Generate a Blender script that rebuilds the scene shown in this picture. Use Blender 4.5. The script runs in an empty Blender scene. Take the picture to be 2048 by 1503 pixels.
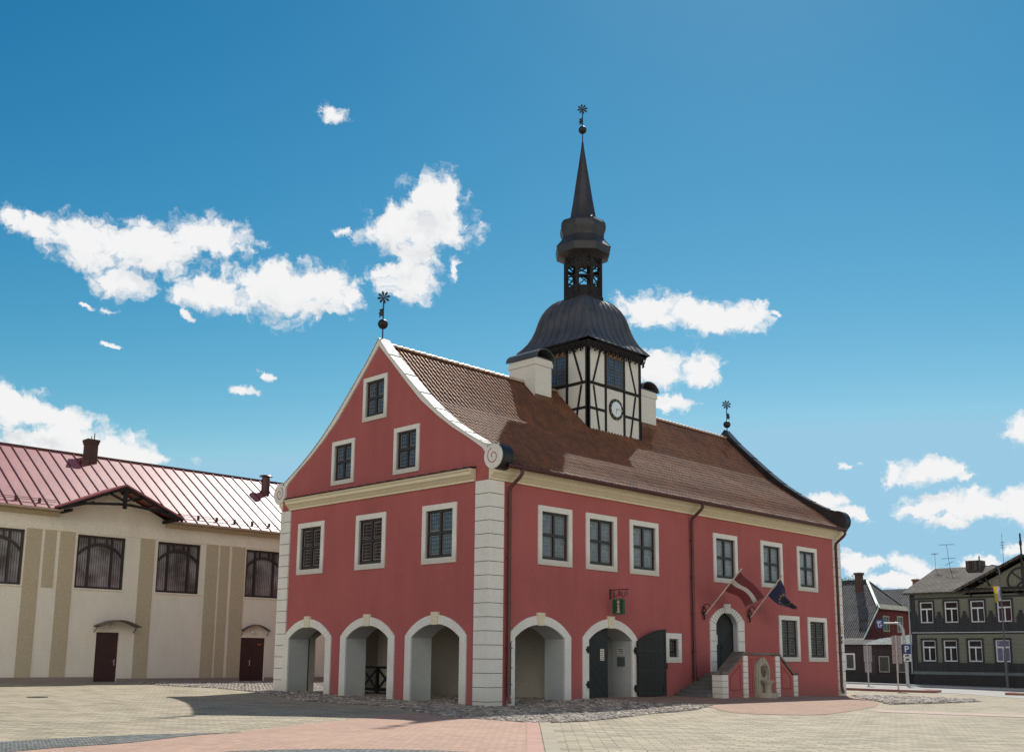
import bpy, bmesh, math, random
from mathutils import Vector, Matrix, geometry
random.seed(7)
R = math.radians
C = bpy.context.scene.collection
sc = bpy.context.scene

# ------------------------------------------------------------------ helpers
class G:
    """collects vertices / faces (with a material index per face)"""
    def __init__(self): self.v = []; self.f = []; self.m = []
    def add(self, vs, fs, mi=0):
        o = len(self.v); self.v += [tuple(p) for p in vs]
        for f in fs: self.f.append(tuple(i + o for i in f)); self.m.append(mi)
        return self
    def box(self, a, b, mi=0):
        x0, y0, z0 = a; x1, y1, z1 = b
        return self.add([(x0,y0,z0),(x1,y0,z0),(x1,y1,z0),(x0,y1,z0),(x0,y0,z1),(x1,y0,z1),(x1,y1,z1),(x0,y1,z1)],
                        [(0,3,2,1),(4,5,6,7),(0,1,5,4),(1,2,6,5),(2,3,7,6),(3,0,4,7)], mi)
    def fbox(self, mp, s0, s1, d0, d1, z0, z1, mi=0):
        """a box in facade coordinates"""
        vs = [mp(s,d,z) for z in (z0,z1) for (s,d) in ((s0,d0),(s1,d0),(s1,d1),(s0,d1))]
        return self.add(vs, [(0,3,2,1),(4,5,6,7),(0,1,5,4),(1,2,6,5),(2,3,7,6),(3,0,4,7)], mi)
    def prism(self, poly, mp, d0, d1, mi=0):
        """2D polygon (s,z) extruded from depth d0 to d1 through mapping mp(s,d,z)"""
        n = len(poly)
        vs = [mp(s,d0,z) for s,z in poly] + [mp(s,d1,z) for s,z in poly]
        fs = [tuple(range(n)), tuple(range(2*n-1, n-1, -1))] + [(i,(i+1)%n,n+(i+1)%n,n+i) for i in range(n)]
        return self.add(vs, fs, mi)
    def beam(self, a, b, w, t, up=(0,0,1), mi=0):
        """box-section bar from a to b, w across, t thick along 'up'-ish"""
        a = Vector(a); b = Vector(b); d = (b-a).normalized(); u = Vector(up)
        s = d.cross(u)
        if s.length < 1e-5: s = d.cross(Vector((1,0,0)))
        s.normalize(); u = s.cross(d).normalized()
        vs = []
        for p in (a,b):
            for i,j in ((-1,-1),(1,-1),(1,1),(-1,1)): vs.append(p + s*(w/2*i) + u*(t/2*j))
        return self.add(vs, [(0,3,2,1),(4,5,6,7),(0,1,5,4),(1,2,6,5),(2,3,7,6),(3,0,4,7)], mi)
    def tube(self, path, r, n=8, mi=0, r2=None):
        pts = [Vector(p) for p in path]; k = len(pts); vs = []; fs = []
        nrm = None
        for i,p in enumerate(pts):
            d = (pts[min(i+1,k-1)] - pts[max(i-1,0)]).normalized()
            if nrm is None:
                nrm = d.cross(Vector((0,0,1)))
                if nrm.length < 1e-3: nrm = d.cross(Vector((1,0,0)))
            nrm = (nrm - d*nrm.dot(d)).normalized(); bn = d.cross(nrm)
            rr = r if r2 is None else r + (r2-r)*i/(k-1)
            for j in range(n):
                a = 2*math.pi*j/n; vs.append(p + nrm*(rr*math.cos(a)) + bn*(rr*math.sin(a)))
        for i in range(k-1):
            for j in range(n): fs.append((i*n+j, i*n+(j+1)%n, (i+1)*n+(j+1)%n, (i+1)*n+j))
        fs += [tuple(range(n-1,-1,-1)), tuple((k-1)*n+j for j in range(n))]
        return self.add(vs, fs, mi)
    def lathe(self, prof, cx, cy, n=24, ph=0.0, mi=0, cap=True):
        vs = []; fs = []; k = len(prof)
        for r,z in prof:
            for j in range(n):
                a = ph + 2*math.pi*j/n; vs.append((cx + r*math.cos(a), cy + r*math.sin(a), z))
        for i in range(k-1):
            for j in range(n): fs.append((i*n+j, i*n+(j+1)%n, (i+1)*n+(j+1)%n, (i+1)*n+j))
        if cap: fs += [tuple(range(n-1,-1,-1)), tuple((k-1)*n+j for j in range(n))]
        return self.add(vs, fs, mi)
    def ball(self, c, r, sx=1, sy=1, sz=1, n=14, m=9, rot=None, mi=0):
        vs = []; fs = []
        for i in range(m+1):
            t = math.pi*i/m
            for j in range(n):
                a = 2*math.pi*j/n
                p = Vector((r*sx*math.sin(t)*math.cos(a), r*sy*math.sin(t)*math.sin(a), r*sz*math.cos(t)))
                if rot: p = rot @ p
                vs.append(Vector(c)+p)
        for i in range(m):
            for j in range(n): fs.append((i*n+j,(i+1)*n+j,(i+1)*n+(j+1)%n,i*n+(j+1)%n))
        return self.add(vs, fs, mi)
    def ring(self, outer, inner, mp, d0, d1, mi=0):
        """open band between two polylines of equal length, front at d1, sides back to d0"""
        n = len(outer)
        vs = [mp(s,d1,z) for s,z in outer]+[mp(s,d1,z) for s,z in inner]+[mp(s,d0,z) for s,z in outer]+[mp(s,d0,z) for s,z in inner]
        fs = []
        for i in range(n-1):
            fs += [(i,i+1,n+i+1,n+i),(i,2*n+i,2*n+i+1,i+1),(n+i,n+i+1,3*n+i+1,3*n+i)]
        fs += [(0,n,3*n,2*n),(n-1,3*n-1,4*n-1,2*n-1)]
        return self.add(vs, fs, mi)
    def mesh(self, name, mats, smooth=None, recalc=True):
        me = bpy.data.meshes.new(name)
        me.from_pydata(self.v, [], self.f)
        for m in (mats if isinstance(mats,(list,tuple)) else [mats]): me.materials.append(m)
        for p,i in zip(me.polygons, self.m): p.material_index = i
        if recalc:
            bm = bmesh.new(); bm.from_mesh(me)
            bmesh.ops.recalc_face_normals(bm, faces=bm.faces); bm.to_mesh(me); bm.free()
        if smooth:
            me.polygons.foreach_set('use_smooth', [True]*len(me.polygons))
            me.set_sharp_from_angle(angle=R(smooth))
        me.update()
        return me

WM = {}
def tag(o, label=None, cat=None, group=None, kind=None):
    if label: o['label'] = label
    if cat: o['category'] = cat
    if group: o['group'] = group
    if kind: o['kind'] = kind
    return o
def put(name, data, parent=None, world=None):
    o = bpy.data.objects.new(name, data); C.objects.link(o)
    w = world.copy() if world is not None else Matrix.Identity(4)
    if parent is not None:
        o.parent = parent; o.matrix_parent_inverse = WM[parent.name].inverted()
    o.matrix_basis = w; WM[o.name] = w
    return o
def empty(name, loc, label, cat, group=None):
    o = put(name, None, None, Matrix.Translation(loc)); o.empty_display_size = .5
    return tag(o, label, cat, group)
def part(name, g, mats, parent, smooth=None, world=None):
    return put(name, g.mesh(name, mats, smooth), parent, world)
def struct(name, g, mats, smooth=None):
    return tag(put(name, g.mesh(name, mats, smooth)), kind='structure')
def copy_thing(o, delta, parent=None):
    """copy of a thing and its parts, shifted by delta (world)"""
    c = o.copy(); C.objects.link(c); w = Matrix.Translation(delta) @ WM[o.name]; WM[c.name] = w
    if parent is None:
        c.matrix_basis = w
    else:
        c.parent = parent; c.matrix_parent_inverse = WM[parent.name].inverted(); c.matrix_basis = w
    for ch in [k for k in C.objects if k.parent == o]: copy_thing(ch, delta, c)
    return c

# ------------------------------------------------------------------ materials
def nn(nt, t, **kw):
    n = nt.nodes.new(t)
    for k,v in kw.items(): setattr(n, k, v)
    return n
def newmat(name):
    m = bpy.data.materials.new(name); m.use_nodes = True
    nt = m.node_tree; b = nt.nodes['Principled BSDF']
    return m, nt, b
def ramp(nt, fac, stops):
    r = nn(nt, 'ShaderNodeValToRGB')
    el = r.color_ramp.elements
    while len(el) > 1: el.remove(el[-1])
    el[0].position = stops[0][0]; el[0].color = (*stops[0][1], 1)
    for p,c in stops[1:]:
        e = el.new(p); e.color = (*c, 1)
    nt.links.new(fac, r.inputs[0]); return r.outputs[0]
def noise(nt, vec, scale, detail=4, rough=.55):
    n = nn(nt, 'ShaderNodeTexNoise'); n.inputs['Scale'].default_value = scale
    n.inputs['Detail'].default_value = detail; n.inputs['Roughness'].default_value = rough
    nt.links.new(vec, n.inputs['Vector']); return n.outputs[0]
def objco(nt): return nn(nt, 'ShaderNodeTexCoord').outputs['Object']
def scaled(c, k): return tuple(min(1, x*k) for x in c)
def bump(nt, b, h, strength, dist):
    n = nn(nt, 'ShaderNodeBump'); n.inputs['Strength'].default_value = strength; n.inputs['Distance'].default_value = dist
    nt.links.new(h, n.inputs['Height']); nt.links.new(n.outputs[0], b.inputs['Normal'])
def mixc(nt, fac, a, b, mode='MIX'):
    n = nn(nt, 'ShaderNodeMix', data_type='RGBA', blend_type=mode)
    for s,v in ((0,fac),(6,a),(7,b)):
        if hasattr(v,'is_output'): nt.links.new(v, n.inputs[s])
        else: n.inputs[s].default_value = v if s == 0 else (*v,1)
    return n.outputs[2]
def mth(nt, op, *a):
    n = nn(nt, 'ShaderNodeMath', operation=op)
    for i,v in enumerate(a):
        if hasattr(v,'is_output'): nt.links.new(v, n.inputs[i])
        else: n.inputs[i].default_value = v
    return n.outputs[0]

def plaster(name, col, var=.12, scale=.8, rough=.85, bs=.25, fine=30, bd=.006, stain=None, streak=0):
    m, nt, b = newmat(name); co = objco(nt)
    n1 = noise(nt, co, scale, 6); n2 = noise(nt, co, fine, 3)
    c = ramp(nt, n1, [(.3, scaled(col,1-var)), (.52, col), (.72, scaled(col,1+var*.7))])
    c = mixc(nt, .5, c, ramp(nt, n2, [(.3, scaled(col,.72)), (.7, scaled(col,1.26))]))
    if streak:
        mp_ = nn(nt,'ShaderNodeMapping'); mp_.inputs['Scale'].default_value = (1.1,1.1,.30); nt.links.new(co, mp_.inputs[0])
        n4 = noise(nt, mp_.outputs[0], 1.6, 7, .62)
        c = mixc(nt, 1, c, ramp(nt, n4, [(.32,(1-streak,)*3),(.55,(1,)*3),(.75,(1+streak*.45,)*3)]), 'MULTIPLY')
    if stain:   # splash dirt of the lowest half metre, streaky edge
        sx = nn(nt,'ShaderNodeSeparateXYZ'); nt.links.new(co, sx.inputs[0])
        k = mth(nt,'ADD', sx.outputs[2], mth(nt,'MULTIPLY', n1, -.9))
        f = nn(nt,'ShaderNodeMapRange'); nt.links.new(k, f.inputs[0])
        f.inputs[1].default_value = -.35; f.inputs[2].default_value = .25; f.inputs[3].default_value = .55; f.inputs[4].default_value = 0
        c = mixc(nt, f.outputs[0], c, stain)
    nt.links.new(c, b.inputs['Base Color']); b.inputs['Roughness'].default_value = rough
    b.inputs['Specular IOR Level'].default_value = .25
    bump(nt, b, n2, bs, bd)
    return m
def simple(name, col, rough=.5, metal=0, var=.15, scale=3, spec=.5):
    m, nt, b = newmat(name); co = objco(nt)
    n1 = noise(nt, co, scale, 6)
    nt.links.new(ramp(nt, n1, [(.3, scaled(col,1-var)), (.7, scaled(col,1+var))]), b.inputs['Base Color'])
    b.inputs['Roughness'].default_value = rough; b.inputs['Metallic'].default_value = metal
    b.inputs['Specular IOR Level'].default_value = spec
    rr = nn(nt,'ShaderNodeMapRange'); nt.links.new(noise(nt, co, scale*2.3, 4), rr.inputs[0])
    rr.inputs[3].default_value = max(.03,rough-.1); rr.inputs[4].default_value = min(1,rough+.1)
    nt.links.new(rr.outputs[0], b.inputs['Roughness'])
    return m
def planks(name, col, freq, axis='s', rough=.6, var=.2, depth=.01, diag=0.0, line=.35):
    """boards: axis s = vertical boards, z = horizontal siding; diag slants them"""
    m, nt, b = newmat(name); co = objco(nt)
    sx = nn(nt,'ShaderNodeSeparateXYZ'); nt.links.new(co, sx.inputs[0])
    s = mth(nt,'ADD', sx.outputs[0], sx.outputs[1])
    u = s if axis == 's' else sx.outputs[2]
    if diag: u = mth(nt,'ADD', u, mth(nt,'MULTIPLY', sx.outputs[2] if axis=='s' else s, diag))
    u = mth(nt,'MULTIPLY', u, freq)
    fr = mth(nt,'FRACT', u)
    cell = nn(nt,'ShaderNodeTexWhiteNoise', noise_dimensions='1D'); nt.links.new(mth(nt,'FLOOR', u), cell.inputs['W'])
    c = ramp(nt, cell.outputs[0], [(0, scaled(col,1-var)), (1, scaled(col,1+var))])
    gap = mth(nt,'LESS_THAN', fr, .12)
    c = mixc(nt, mth(nt,'MULTIPLY', gap, 1-line), c, scaled(col,.15))
    n2 = noise(nt, co, 9, 5)
    c = mixc(nt, .35, c, ramp(nt, n2, [(.3, scaled(col,.6)), (.7, scaled(col,1.3))]))
    nt.links.new(c, b.inputs['Base Color']); b.inputs['Roughness'].default_value = rough
    b.inputs['Specular IOR Level'].default_value = .3
    bump(nt, b, fr if axis == 'z' else mth(nt,'SUBTRACT',1,gap), .8, depth)
    return m
def brickmat(name, c1, c2, mortar, w, h, ms=.01, rough=.85, rot=0, wob=.15, plane='xy', off=.5, bs=.5, blotch=None, spec=.3):
    m, nt, b = newmat(name); co = objco(nt)
    vec = co
    if plane == 'sz':
        sx = nn(nt,'ShaderNodeSeparateXYZ'); nt.links.new(co, sx.inputs[0])
        cb = nn(nt,'ShaderNodeCombineXYZ'); nt.links.new(mth(nt,'ADD',sx.outputs[0],sx.outputs[1]), cb.inputs[0]); nt.links.new(sx.outputs[2], cb.inputs[1])
        vec = cb.outputs[0]
    mp = nn(nt,'ShaderNodeMapping'); mp.inputs['Rotation'].default_value = (0,0,rot); nt.links.new(vec, mp.inputs[0])
    t = nn(nt,'ShaderNodeTexBrick'); nt.links.new(mp.outputs[0], t.inputs[0]); t.offset = off
    t.inputs['Color1'].default_value = (*c1,1); t.inputs['Color2'].default_value = (*c2,1); t.inputs['Mortar'].default_value = (*mortar,1)
    t.inputs['Scale'].default_value = 1; t.inputs['Mortar Size'].default_value = ms; t.inputs['Mortar Smooth'].default_value = .2
    t.inputs['Brick Width'].default_value = w; t.inputs['Row Height'].default_value = h; t.inputs['Bias'].default_value = 0
    n1 = noise(nt, co, 1.1, 7, .6); n2 = noise(nt, co, 14, 3)
    c = mixc(nt, 1, t.outputs[0], ramp(nt, n1, [(.3,(1-wob,)*3),(.7,(1,)*3)]), 'MULTIPLY')
    c = mixc(nt, 1, c, ramp(nt, n2, [(.25,(1-wob,)*3),(.75,(1,)*3)]), 'MULTIPLY')
    if blotch:
        n5 = noise(nt, co, 1.9, 5, .7); f5 = nn(nt,'ShaderNodeMapRange'); nt.links.new(n5, f5.inputs[0]); f5.inputs[1].default_value=.63; f5.inputs[2].default_value=.74; f5.inputs[4].default_value=.4
        c = mixc(nt, f5.outputs[0], c, scaled(blotch,.55))
        n3 = noise(nt, co, .35, 6, .6)
        f = nn(nt,'ShaderNodeMapRange'); nt.links.new(n3, f.inputs[0]); f.inputs[1].default_value=.48; f.inputs[2].default_value=.72; f.inputs[4].default_value=.55
        c = mixc(nt, f.outputs[0], c, blotch)
    nt.links.new(c, b.inputs['Base Color']); b.inputs['Roughness'].default_value = rough
    b.inputs['Specular IOR Level'].default_value = spec
    if bs: bump(nt, b, mth(nt,'ADD', mth(nt,'SUBTRACT',1,t.outputs['Fac']), mth(nt,'MULTIPLY',n2,.3)), bs, .008)
    return m
def glassmat(name, pane, lead, w, h, ms=.008, rough=.06, spec=.6):
    """leaded glass: dark glossy quarries between dull cames; the pane colour is set by the caller"""
    m, nt, b = newmat(name); co = objco(nt)
    sx = nn(nt,'ShaderNodeSeparateXYZ'); nt.links.new(co, sx.inputs[0])
    cb = nn(nt,'ShaderNodeCombineXYZ'); nt.links.new(mth(nt,'ADD',sx.outputs[0],sx.outputs[1]), cb.inputs[0]); nt.links.new(sx.outputs[2], cb.inputs[1])
    t = nn(nt,'ShaderNodeTexBrick'); nt.links.new(cb.outputs[0], t.inputs[0]); t.offset = 0
    t.inputs['Color1'].default_value = (*pane,1); t.inputs['Color2'].default_value = (*scaled(pane,1.5),1); t.inputs['Mortar'].default_value = (*lead,1)
    t.inputs['Scale'].default_value = 1; t.inputs['Mortar Size'].default_value = ms; t.inputs['Brick Width'].default_value = w; t.inputs['Row Height'].default_value = h
    n = noise(nt, co, 3.5, 5)
    c = mixc(nt, 1, t.outputs[0], ramp(nt, n, [(.3,(.72,)*3),(.7,(1.15,)*3)]), 'MULTIPLY')
    oi = nn(nt,'ShaderNodeObjectInfo'); c = mixc(nt, 1, c, ramp(nt, oi.outputs['Random'], [(0,(.6,.6,.62)),(1,(1.35,1.33,1.3))]), 'MULTIPLY')
    nt.links.new(c, b.inputs['Base Color'])
    b.inputs['Roughness'].default_value = rough; b.inputs['Specular IOR Level'].default_value = spec; b.inputs['IOR'].default_value = 1.55
    wv = noise(nt, co, 5, 2)
    bump(nt, b, mth(nt,'ADD', mth(nt,'MULTIPLY',t.outputs['Fac'],.4), wv), .25, .02)
    return m

M = {}
M['red'] = plaster('red_plaster', (.39,.108,.102), .2, .4, bs=.5, fine=22, bd=.012, stain=(.25,.105,.09), streak=.075)
M['white'] = plaster('white_limewash', (.72,.69,.63), .08, 1.3, bs=.3, stain=(.44,.40,.34), streak=.07)
M['jamb'] = plaster('grey_lime_plaster', (.50,.50,.48), .1, 1.2, bs=.4, fine=25, stain=(.28,.27,.25))
M['beige'] = plaster('beige_plaster', (.37,.335,.28), .1, 1., bs=.4, fine=25)
M['cream'] = plaster('cream_cornice', (.68,.60,.43), .08, 1.3, bs=.15)
M['offwhite'] = plaster('tower_infill', (.70,.665,.59), .07, 1.6, bs=.2)
M['joint'] = plaster('quoin_joint', (.16,.15,.13), .1, 2)
M['sash'] = simple('dark_window_wood', (.032,.024,.020), .45, 0, .3, 6)
M['timber'] = simple('tarred_timber', (.022,.020,.019), .75, 0, .35, 5, .2)
M['iron'] = simple('black_iron', (.015,.015,.017), .5, .3, .3, 6)
M['dark_metal'] = simple('weathered_dark_sheet', (.078,.073,.076), .46, .12, .3, 1.2)
M['spire_metal'] = simple('dark_spire_sheet', (.040,.037,.040), .48, .15, .3, 1.5)
M['lid'] = simple('pale_sheet_coping', (.52,.50,.46), .6, .0, .12, 1.5)
M['sheet_dark'] = simple('dark_flashing', (.035,.033,.035), .42, .6, .3, 1.5)
M['pipe'] = simple('oxblood_pipe', (.085,.025,.024), .4, .2, .2, 3)
M['glass_dark'] = glassmat('leaded_glass_dark', (.022,.017,.018), (.20,.18,.17), .30, .125, .009, .08, .22)
M['glass_grey'] = glassmat('leaded_glass_grey', (.135,.14,.155), (.36,.36,.36), .085, .15, .006, .05, .6)  # even grey-blue pane colour with paler leading
M['glass_sky'] = glassmat('leaded_glass_attic', (.035,.040,.062), (.24,.24,.25), .12, .15, .007, .05, .6)
M['door'] = planks('black_plank_door', (.022,.023,.023), 9, 's', .55, .3, .008, 1.0)
M['door2'] = planks('black_board_door', (.017,.018,.017), 5, 's', .55, .25, .008)
M['clockface'] = simple('clock_face_white', (.78,.80,.84), .4, 0, .03)
M['gold'] = simple('gilding', (.75,.50,.12), .3, .9, .1)
M['paper'] = simple('paper_notice', (.62,.58,.50), .7, 0, .1, 30)
M['stone'] = plaster('weathered_stone', (.36,.32,.25), .25, 4, bs=.6, fine=18, bd=.012)
M['capstone'] = brickmat('dark_cap_stone', (.13,.11,.10), (.22,.19,.16), (.08,.08,.07), .34, .5, .012, .8, plane='sz')
M['step'] = plaster('stone_steps', (.13,.125,.125), .25, 3, bs=.5)
M['orange_wood'] = simple('varnished_lintel', (.34,.18,.08), .5, 0, .2, 6)

def tilemat():
    m, nt, b = newmat('clay_pantiles'); co = objco(nt)
    br = nn(nt,'ShaderNodeTexBrick'); nt.links.new(co, br.inputs[0]); br.offset = 0
    br.inputs['Scale'].default_value = 1; br.inputs['Brick Width'].default_value = .2164; br.inputs['Row Height'].default_value = .245; br.inputs['Mortar Size'].default_value = 0
    br.inputs['Color1'].default_value = (.235,.102,.056,1); br.inputs['Color2'].default_value = (.14,.066,.042,1)
    n = noise(nt, co, .5, 7, .65); n2 = noise(nt, co, 7, 4)
    c = mixc(nt, 1, br.outputs[0], ramp(nt, n, [(.3,(.66,.68,.70)),(.7,(1.12,1.0,.92))]), 'MULTIPLY')
    f = nn(nt,'ShaderNodeMapRange'); nt.links.new(n2, f.inputs[0]); f.inputs[1].default_value=.5; f.inputs[2].default_value=.8; f.inputs[4].default_value=.45
    c = mixc(nt, f.outputs[0], c, (.16,.12,.08))
    nt.links.new(c, b.inputs['Base Color']); b.inputs['Roughness'].default_value = .50
    b.inputs['Specular IOR Level'].default_value = .5; b.inputs['Specular Tint'].default_value = (1,.72,.46,1)
    return m
M['tile'] = tilemat()

# ------------------------------------------------------------------ shape helpers
def arch(c, half, zb, zs, zt, n=14):
    """open polyline: up the left side, over a segmental arch, down the right side"""
    rise = zt-zs; rad = (half*half+rise*rise)/(2*rise); cz = zt-rad
    a0 = math.asin(min(1, half/rad))
    if rise > half: a0 = math.pi-a0
    pts = [(c-half, zb)]
    for i in range(n+1):
        a = -a0 + 2*a0*i/n; pts.append((c+rad*math.sin(a), cz+rad*math.cos(a)))
    pts.append((c+half, zb)); return pts
def rect(s0, s1, z0, z1): return [(s0,z0),(s0,z1),(s1,z1),(s1,z0)]
def inside(p, poly):
    x,y = p; r = False; n = len(poly); j = n-1
    for i in range(n):
        xi,yi = poly[i]; xj,yj = poly[j]
        if (yi>y) != (yj>y) and x < (xj-xi)*(y-yi)/(yj-yi)+xi: r = not r
        j = i
    return r
def tri(outer, holes, extra=()):
    vs = []; es = []
    for poly in [outer]+list(holes):
        o = len(vs); n = len(poly); vs += [Vector(p) for p in poly]; es += [(o+i, o+(i+1)%n) for i in range(n)]
    vs += [Vector(p) for p in extra]
    r = geometry.delaunay_2d_cdt(vs, es, [], 0, 1e-5)
    fs = []
    for f in r[2]:
        c = sum((r[0][i] for i in f), Vector((0,0)))/len(f)
        if inside(c, outer) and not any(inside(c,h) for h in holes): fs.append(tuple(f))
    return [tuple(v) for v in r[0]], fs
def wall_sheet(g, outer, holes, mp, d, mi=0):
    v, f = tri(outer, holes); g.add([mp(s,d,z) for s,z in v], f, mi)
def reveal(g, poly, mp, d0, d1, closed=True, mi=0):
    n = len(poly); vs = [mp(s,d0,z) for s,z in poly]+[mp(s,d1,z) for s,z in poly]
    g.add(vs, [(i,(i+1)%n,n+(i+1)%n,n+i) for i in range(n if closed else n-1)], mi)
def interp(x, xs, ys):
    if x <= xs[0]: return ys[0]
    for i in range(1,len(xs)):
        if x <= xs[i]: return ys[i-1]+(ys[i]-ys[i-1])*(x-xs[i-1])/(xs[i]-xs[i-1])
    return ys[-1]
def sm(x, a, b):
    t = max(0,min(1,(x-a)/(b-a))); return t*t*(3-2*t)
def gh(x, y):
    """ground height"""
    X = max(-60,min(90,x)); Y = max(-60,min(60,y))
    return -.004*X+.012*Y+.2*sm(x,1,6)*(1-sm(x,16,23))*math.exp(-((y+.5)/5)**2)

# ================================================================== GROUND
def axis(a, b):
    r = [-900,-500,-300,-180,-120,-80,-60,-45,-35]
    x = -30.
    while x < a: r.append(x); x += 2.
    x = a
    while x < b: r.append(x); x += .5
    while x < 60: r.append(x); x += 2.
    return r+[70,90,120,180,300,500,900]
xs = axis(-8,26); ys = axis(-14,14)
g = G(); nx = len(xs)
g.add([(x,y,gh(x,y)) for y in ys for x in xs], [(j*nx+i,j*nx+i+1,(j+1)*nx+i+1,(j+1)*nx+i) for j in range(len(ys)-1) for i in range(nx-1)])
M['paver'] = brickmat('tan_pavers', (.54,.465,.325), (.315,.27,.185), (.17,.145,.105), .50, .25, .016, .8, R(47), .16, blotch=(.43,.35,.26))
struct('plaza_paving', g, M['paver'])
def sheet(name, poly, dz, mat, step=.5, kind='structure'):
    x0 = min(p[0] for p in poly); x1 = max(p[0] for p in poly); y0 = min(p[1] for p in poly); y1 = max(p[1] for p in poly)
    ex = []
    i = math.floor(x0/step)*step
    while i < x1:
        j = math.floor(y0/step)*step
        while j < y1:
            if inside((i,j), poly): ex.append((i,j))
            j += step
        i += step
    dense = []
    for k in range(len(poly)):
        a = poly[k]; b = poly[(k+1)%len(poly)]; n = max(1,int(math.dist(a,b)/step))
        dense += [(a[0]+(b[0]-a[0])*t/n, a[1]+(b[1]-a[1])*t/n) for t in range(n)]
    v, f = tri(dense, [], ex)
    g = G().add([(x,y,gh(x,y)+dz) for x,y in v], f)
    return tag(put(name, g.mesh(name, mat)), kind=kind)
M['pinkpave'] = brickmat('pink_pavers', (.60,.385,.285), (.48,.295,.215), (.32,.22,.165), .24, .12, .010, .8, R(2), .15, blotch=(.50,.33,.24))
M['redbrick'] = brickmat('red_clay_pavers', (.52,.335,.24), (.40,.25,.175), (.24,.16,.12), .24, .12, .010, .8, R(90), .2)
M['sett'] = brickmat('grey_granite_setts', (.40,.41,.37), (.17,.185,.175), (.07,.075,.07), .13, .12, .02, .8, R(20), .3)
M['paleslab'] = brickmat('pale_pink_slabs', (.56,.42,.34), (.50,.38,.31), (.35,.27,.22), .5, .42, .010, .8, R(-58), .12)
M['edge_pink'] = brickmat('pink_edge_slabs', (.56,.33,.26), (.50,.29,.23), (.22,.15,.12), .42, 9, .012, .8, R(-44.6), .12, off=0)
M['edge_tan'] = brickmat('tan_edge_slabs', (.44,.38,.28), (.39,.34,.25), (.18,.15,.11), .42, 9, .012, .8, R(-44.6), .12, off=0)
M['cobblebed'] = plaster('sand_bed_between_cobbles', (.15,.13,.105), .25, 4, bs=.8, fine=16, bd=.02)
M['asphalt'] = plaster('sun_bleached_asphalt', (.40,.385,.355), .12, .6, bs=.3, fine=40)
cx, cy = -15.0, -13.0
def pol(r, a): return (cx+r*math.cos(R(a)), cy+r*math.sin(R(a)))
outer = [pol(8.35,a) for a in range(130,68,-3)]
inner = [pol(6.75+1.6*sm(a,95,68),a) for a in range(130,68,-3)]
# pink sector between the two grey bands, running on as a path to the corner of the town hall
pink = [pol(6.75+1.6*sm(a,95,68),a) for a in range(130,70,-3)] + [(-10.3,-4.05),(-8.6,-3.3),(-7.0,-2.45),(-4.6,-1.2),(-3.2,-2.2),(-4.3,-5.9),(-10.1,-11.45),(-11.9,-13.2)] + [pol(4.4,a) for a in range(-4,133,6)]
sheet('pink_paving', pink, .008, M['pinkpave'])
sheet('granite_sett_arc', outer+inner[::-1], .016, M['sett'])
sheet('granite_sett_ring', [pol(4.45,a) for a in range(0,132,4)]+[pol(3.2,a) for a in range(131,-1,-4)], .016, M['sett'])
sheet('pink_edging', [(-4.3,-5.9),(-4.08,-6.1),(-11.7,-13.4),(-11.95,-13.2)], .022, M['edge_pink'])
sheet('tan_edging', [(-4.06,-6.12),(-3.84,-6.32),(-11.48,-13.62),(-11.68,-13.42)], .022, M['edge_tan'])
door_pave = [(4.9,-.02),(5.1,-2.5),(6.6,-3.6),(5.6,-5.0),(4.3,-6.6),(6.2,-8.4),(9.5,-7.75),(15.2,-6.35),(18.7,-3.9),(24.2,-.6),(24.2,-.02)]
def chaikin(p, n=2):
    for _ in range(n):
        q = [p[0]]
        for a,b in zip(p,p[1:]): q += [(a[0]*.75+b[0]*.25,a[1]*.75+b[1]*.25),(a[0]*.25+b[0]*.75,a[1]*.25+b[1]*.75)]
        p = q+[p[-1]]
    return p
door_pave = chaikin(door_pave[:-1])+[door_pave[-1]]
sheet('red_brick_paving', door_pave, .010, M['redbrick'])
sheet('pale_slab_strip', [(12.0,-7.6),(10.6,-8.25),(12.75,-12.3),(17,-20),(19,-19.5),(14.5,-11.7)], .010, M['paleslab'])
apron = [(-1.6,19.2),(-.7,16),(-1.3,11.2),(-3.3,5.8),(-2.9,1.5),(-4.6,-3.4),(-4.3,-6.2),(-2.6,-6.4),(-.6,-5.9),(1.7,-5.2),(4.4,-5.1),(6.6,-4.3),(6.5,-3.6),(5.1,-2.5),(4.9,-.02),(4.9,12.6),(8,14),(8,22.6),(-1.0,22.6)]
sheet('cobble_apron', apron, .012, M['cobblebed'])
cob_r = [(24.7,-.2),(27,-1.2),(27,-5.2),(25.1,-6.3),(19,-6.4),(15.9,-6.3),(18.7,-4.0),(24.0,-.7)]
sheet('cobble_corner', cob_r, .014, M['cobblebed'])
road = [(33.5,60),(33.2,2.6),(35.5,-1),(31.5,-6),(30,-40),(49.6,-40),(49.6,60)]
sheet('street', road, .010, M['asphalt'], 3)
def cobblemat():
    m, nt, b = newmat('fieldstone_cobbles'); co = objco(nt)
    v = nn(nt,'ShaderNodeTexVoronoi'); v.inputs['Scale'].default_value = 5; nt.links.new(co, v.inputs['Vector'])
    sep = nn(nt,'ShaderNodeSeparateColor'); nt.links.new(v.outputs['Color'], sep.inputs[0])
    c = ramp(nt, sep.outputs[0], [(0,(.13,.115,.105)),(.4,(.26,.215,.175)),(.7,(.36,.295,.235)),(1,(.52,.46,.38))])
    c = mixc(nt, 1, c, ramp(nt, noise(nt, co, 20, 4), [(.3,(.75,)*3),(.7,(1.05,)*3)]), 'MULTIPLY')
    nt.links.new(c, b.inputs['Base Color']); b.inputs['Roughness'].default_value = .7
    return m
M['cobble'] = cobblemat()
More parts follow.
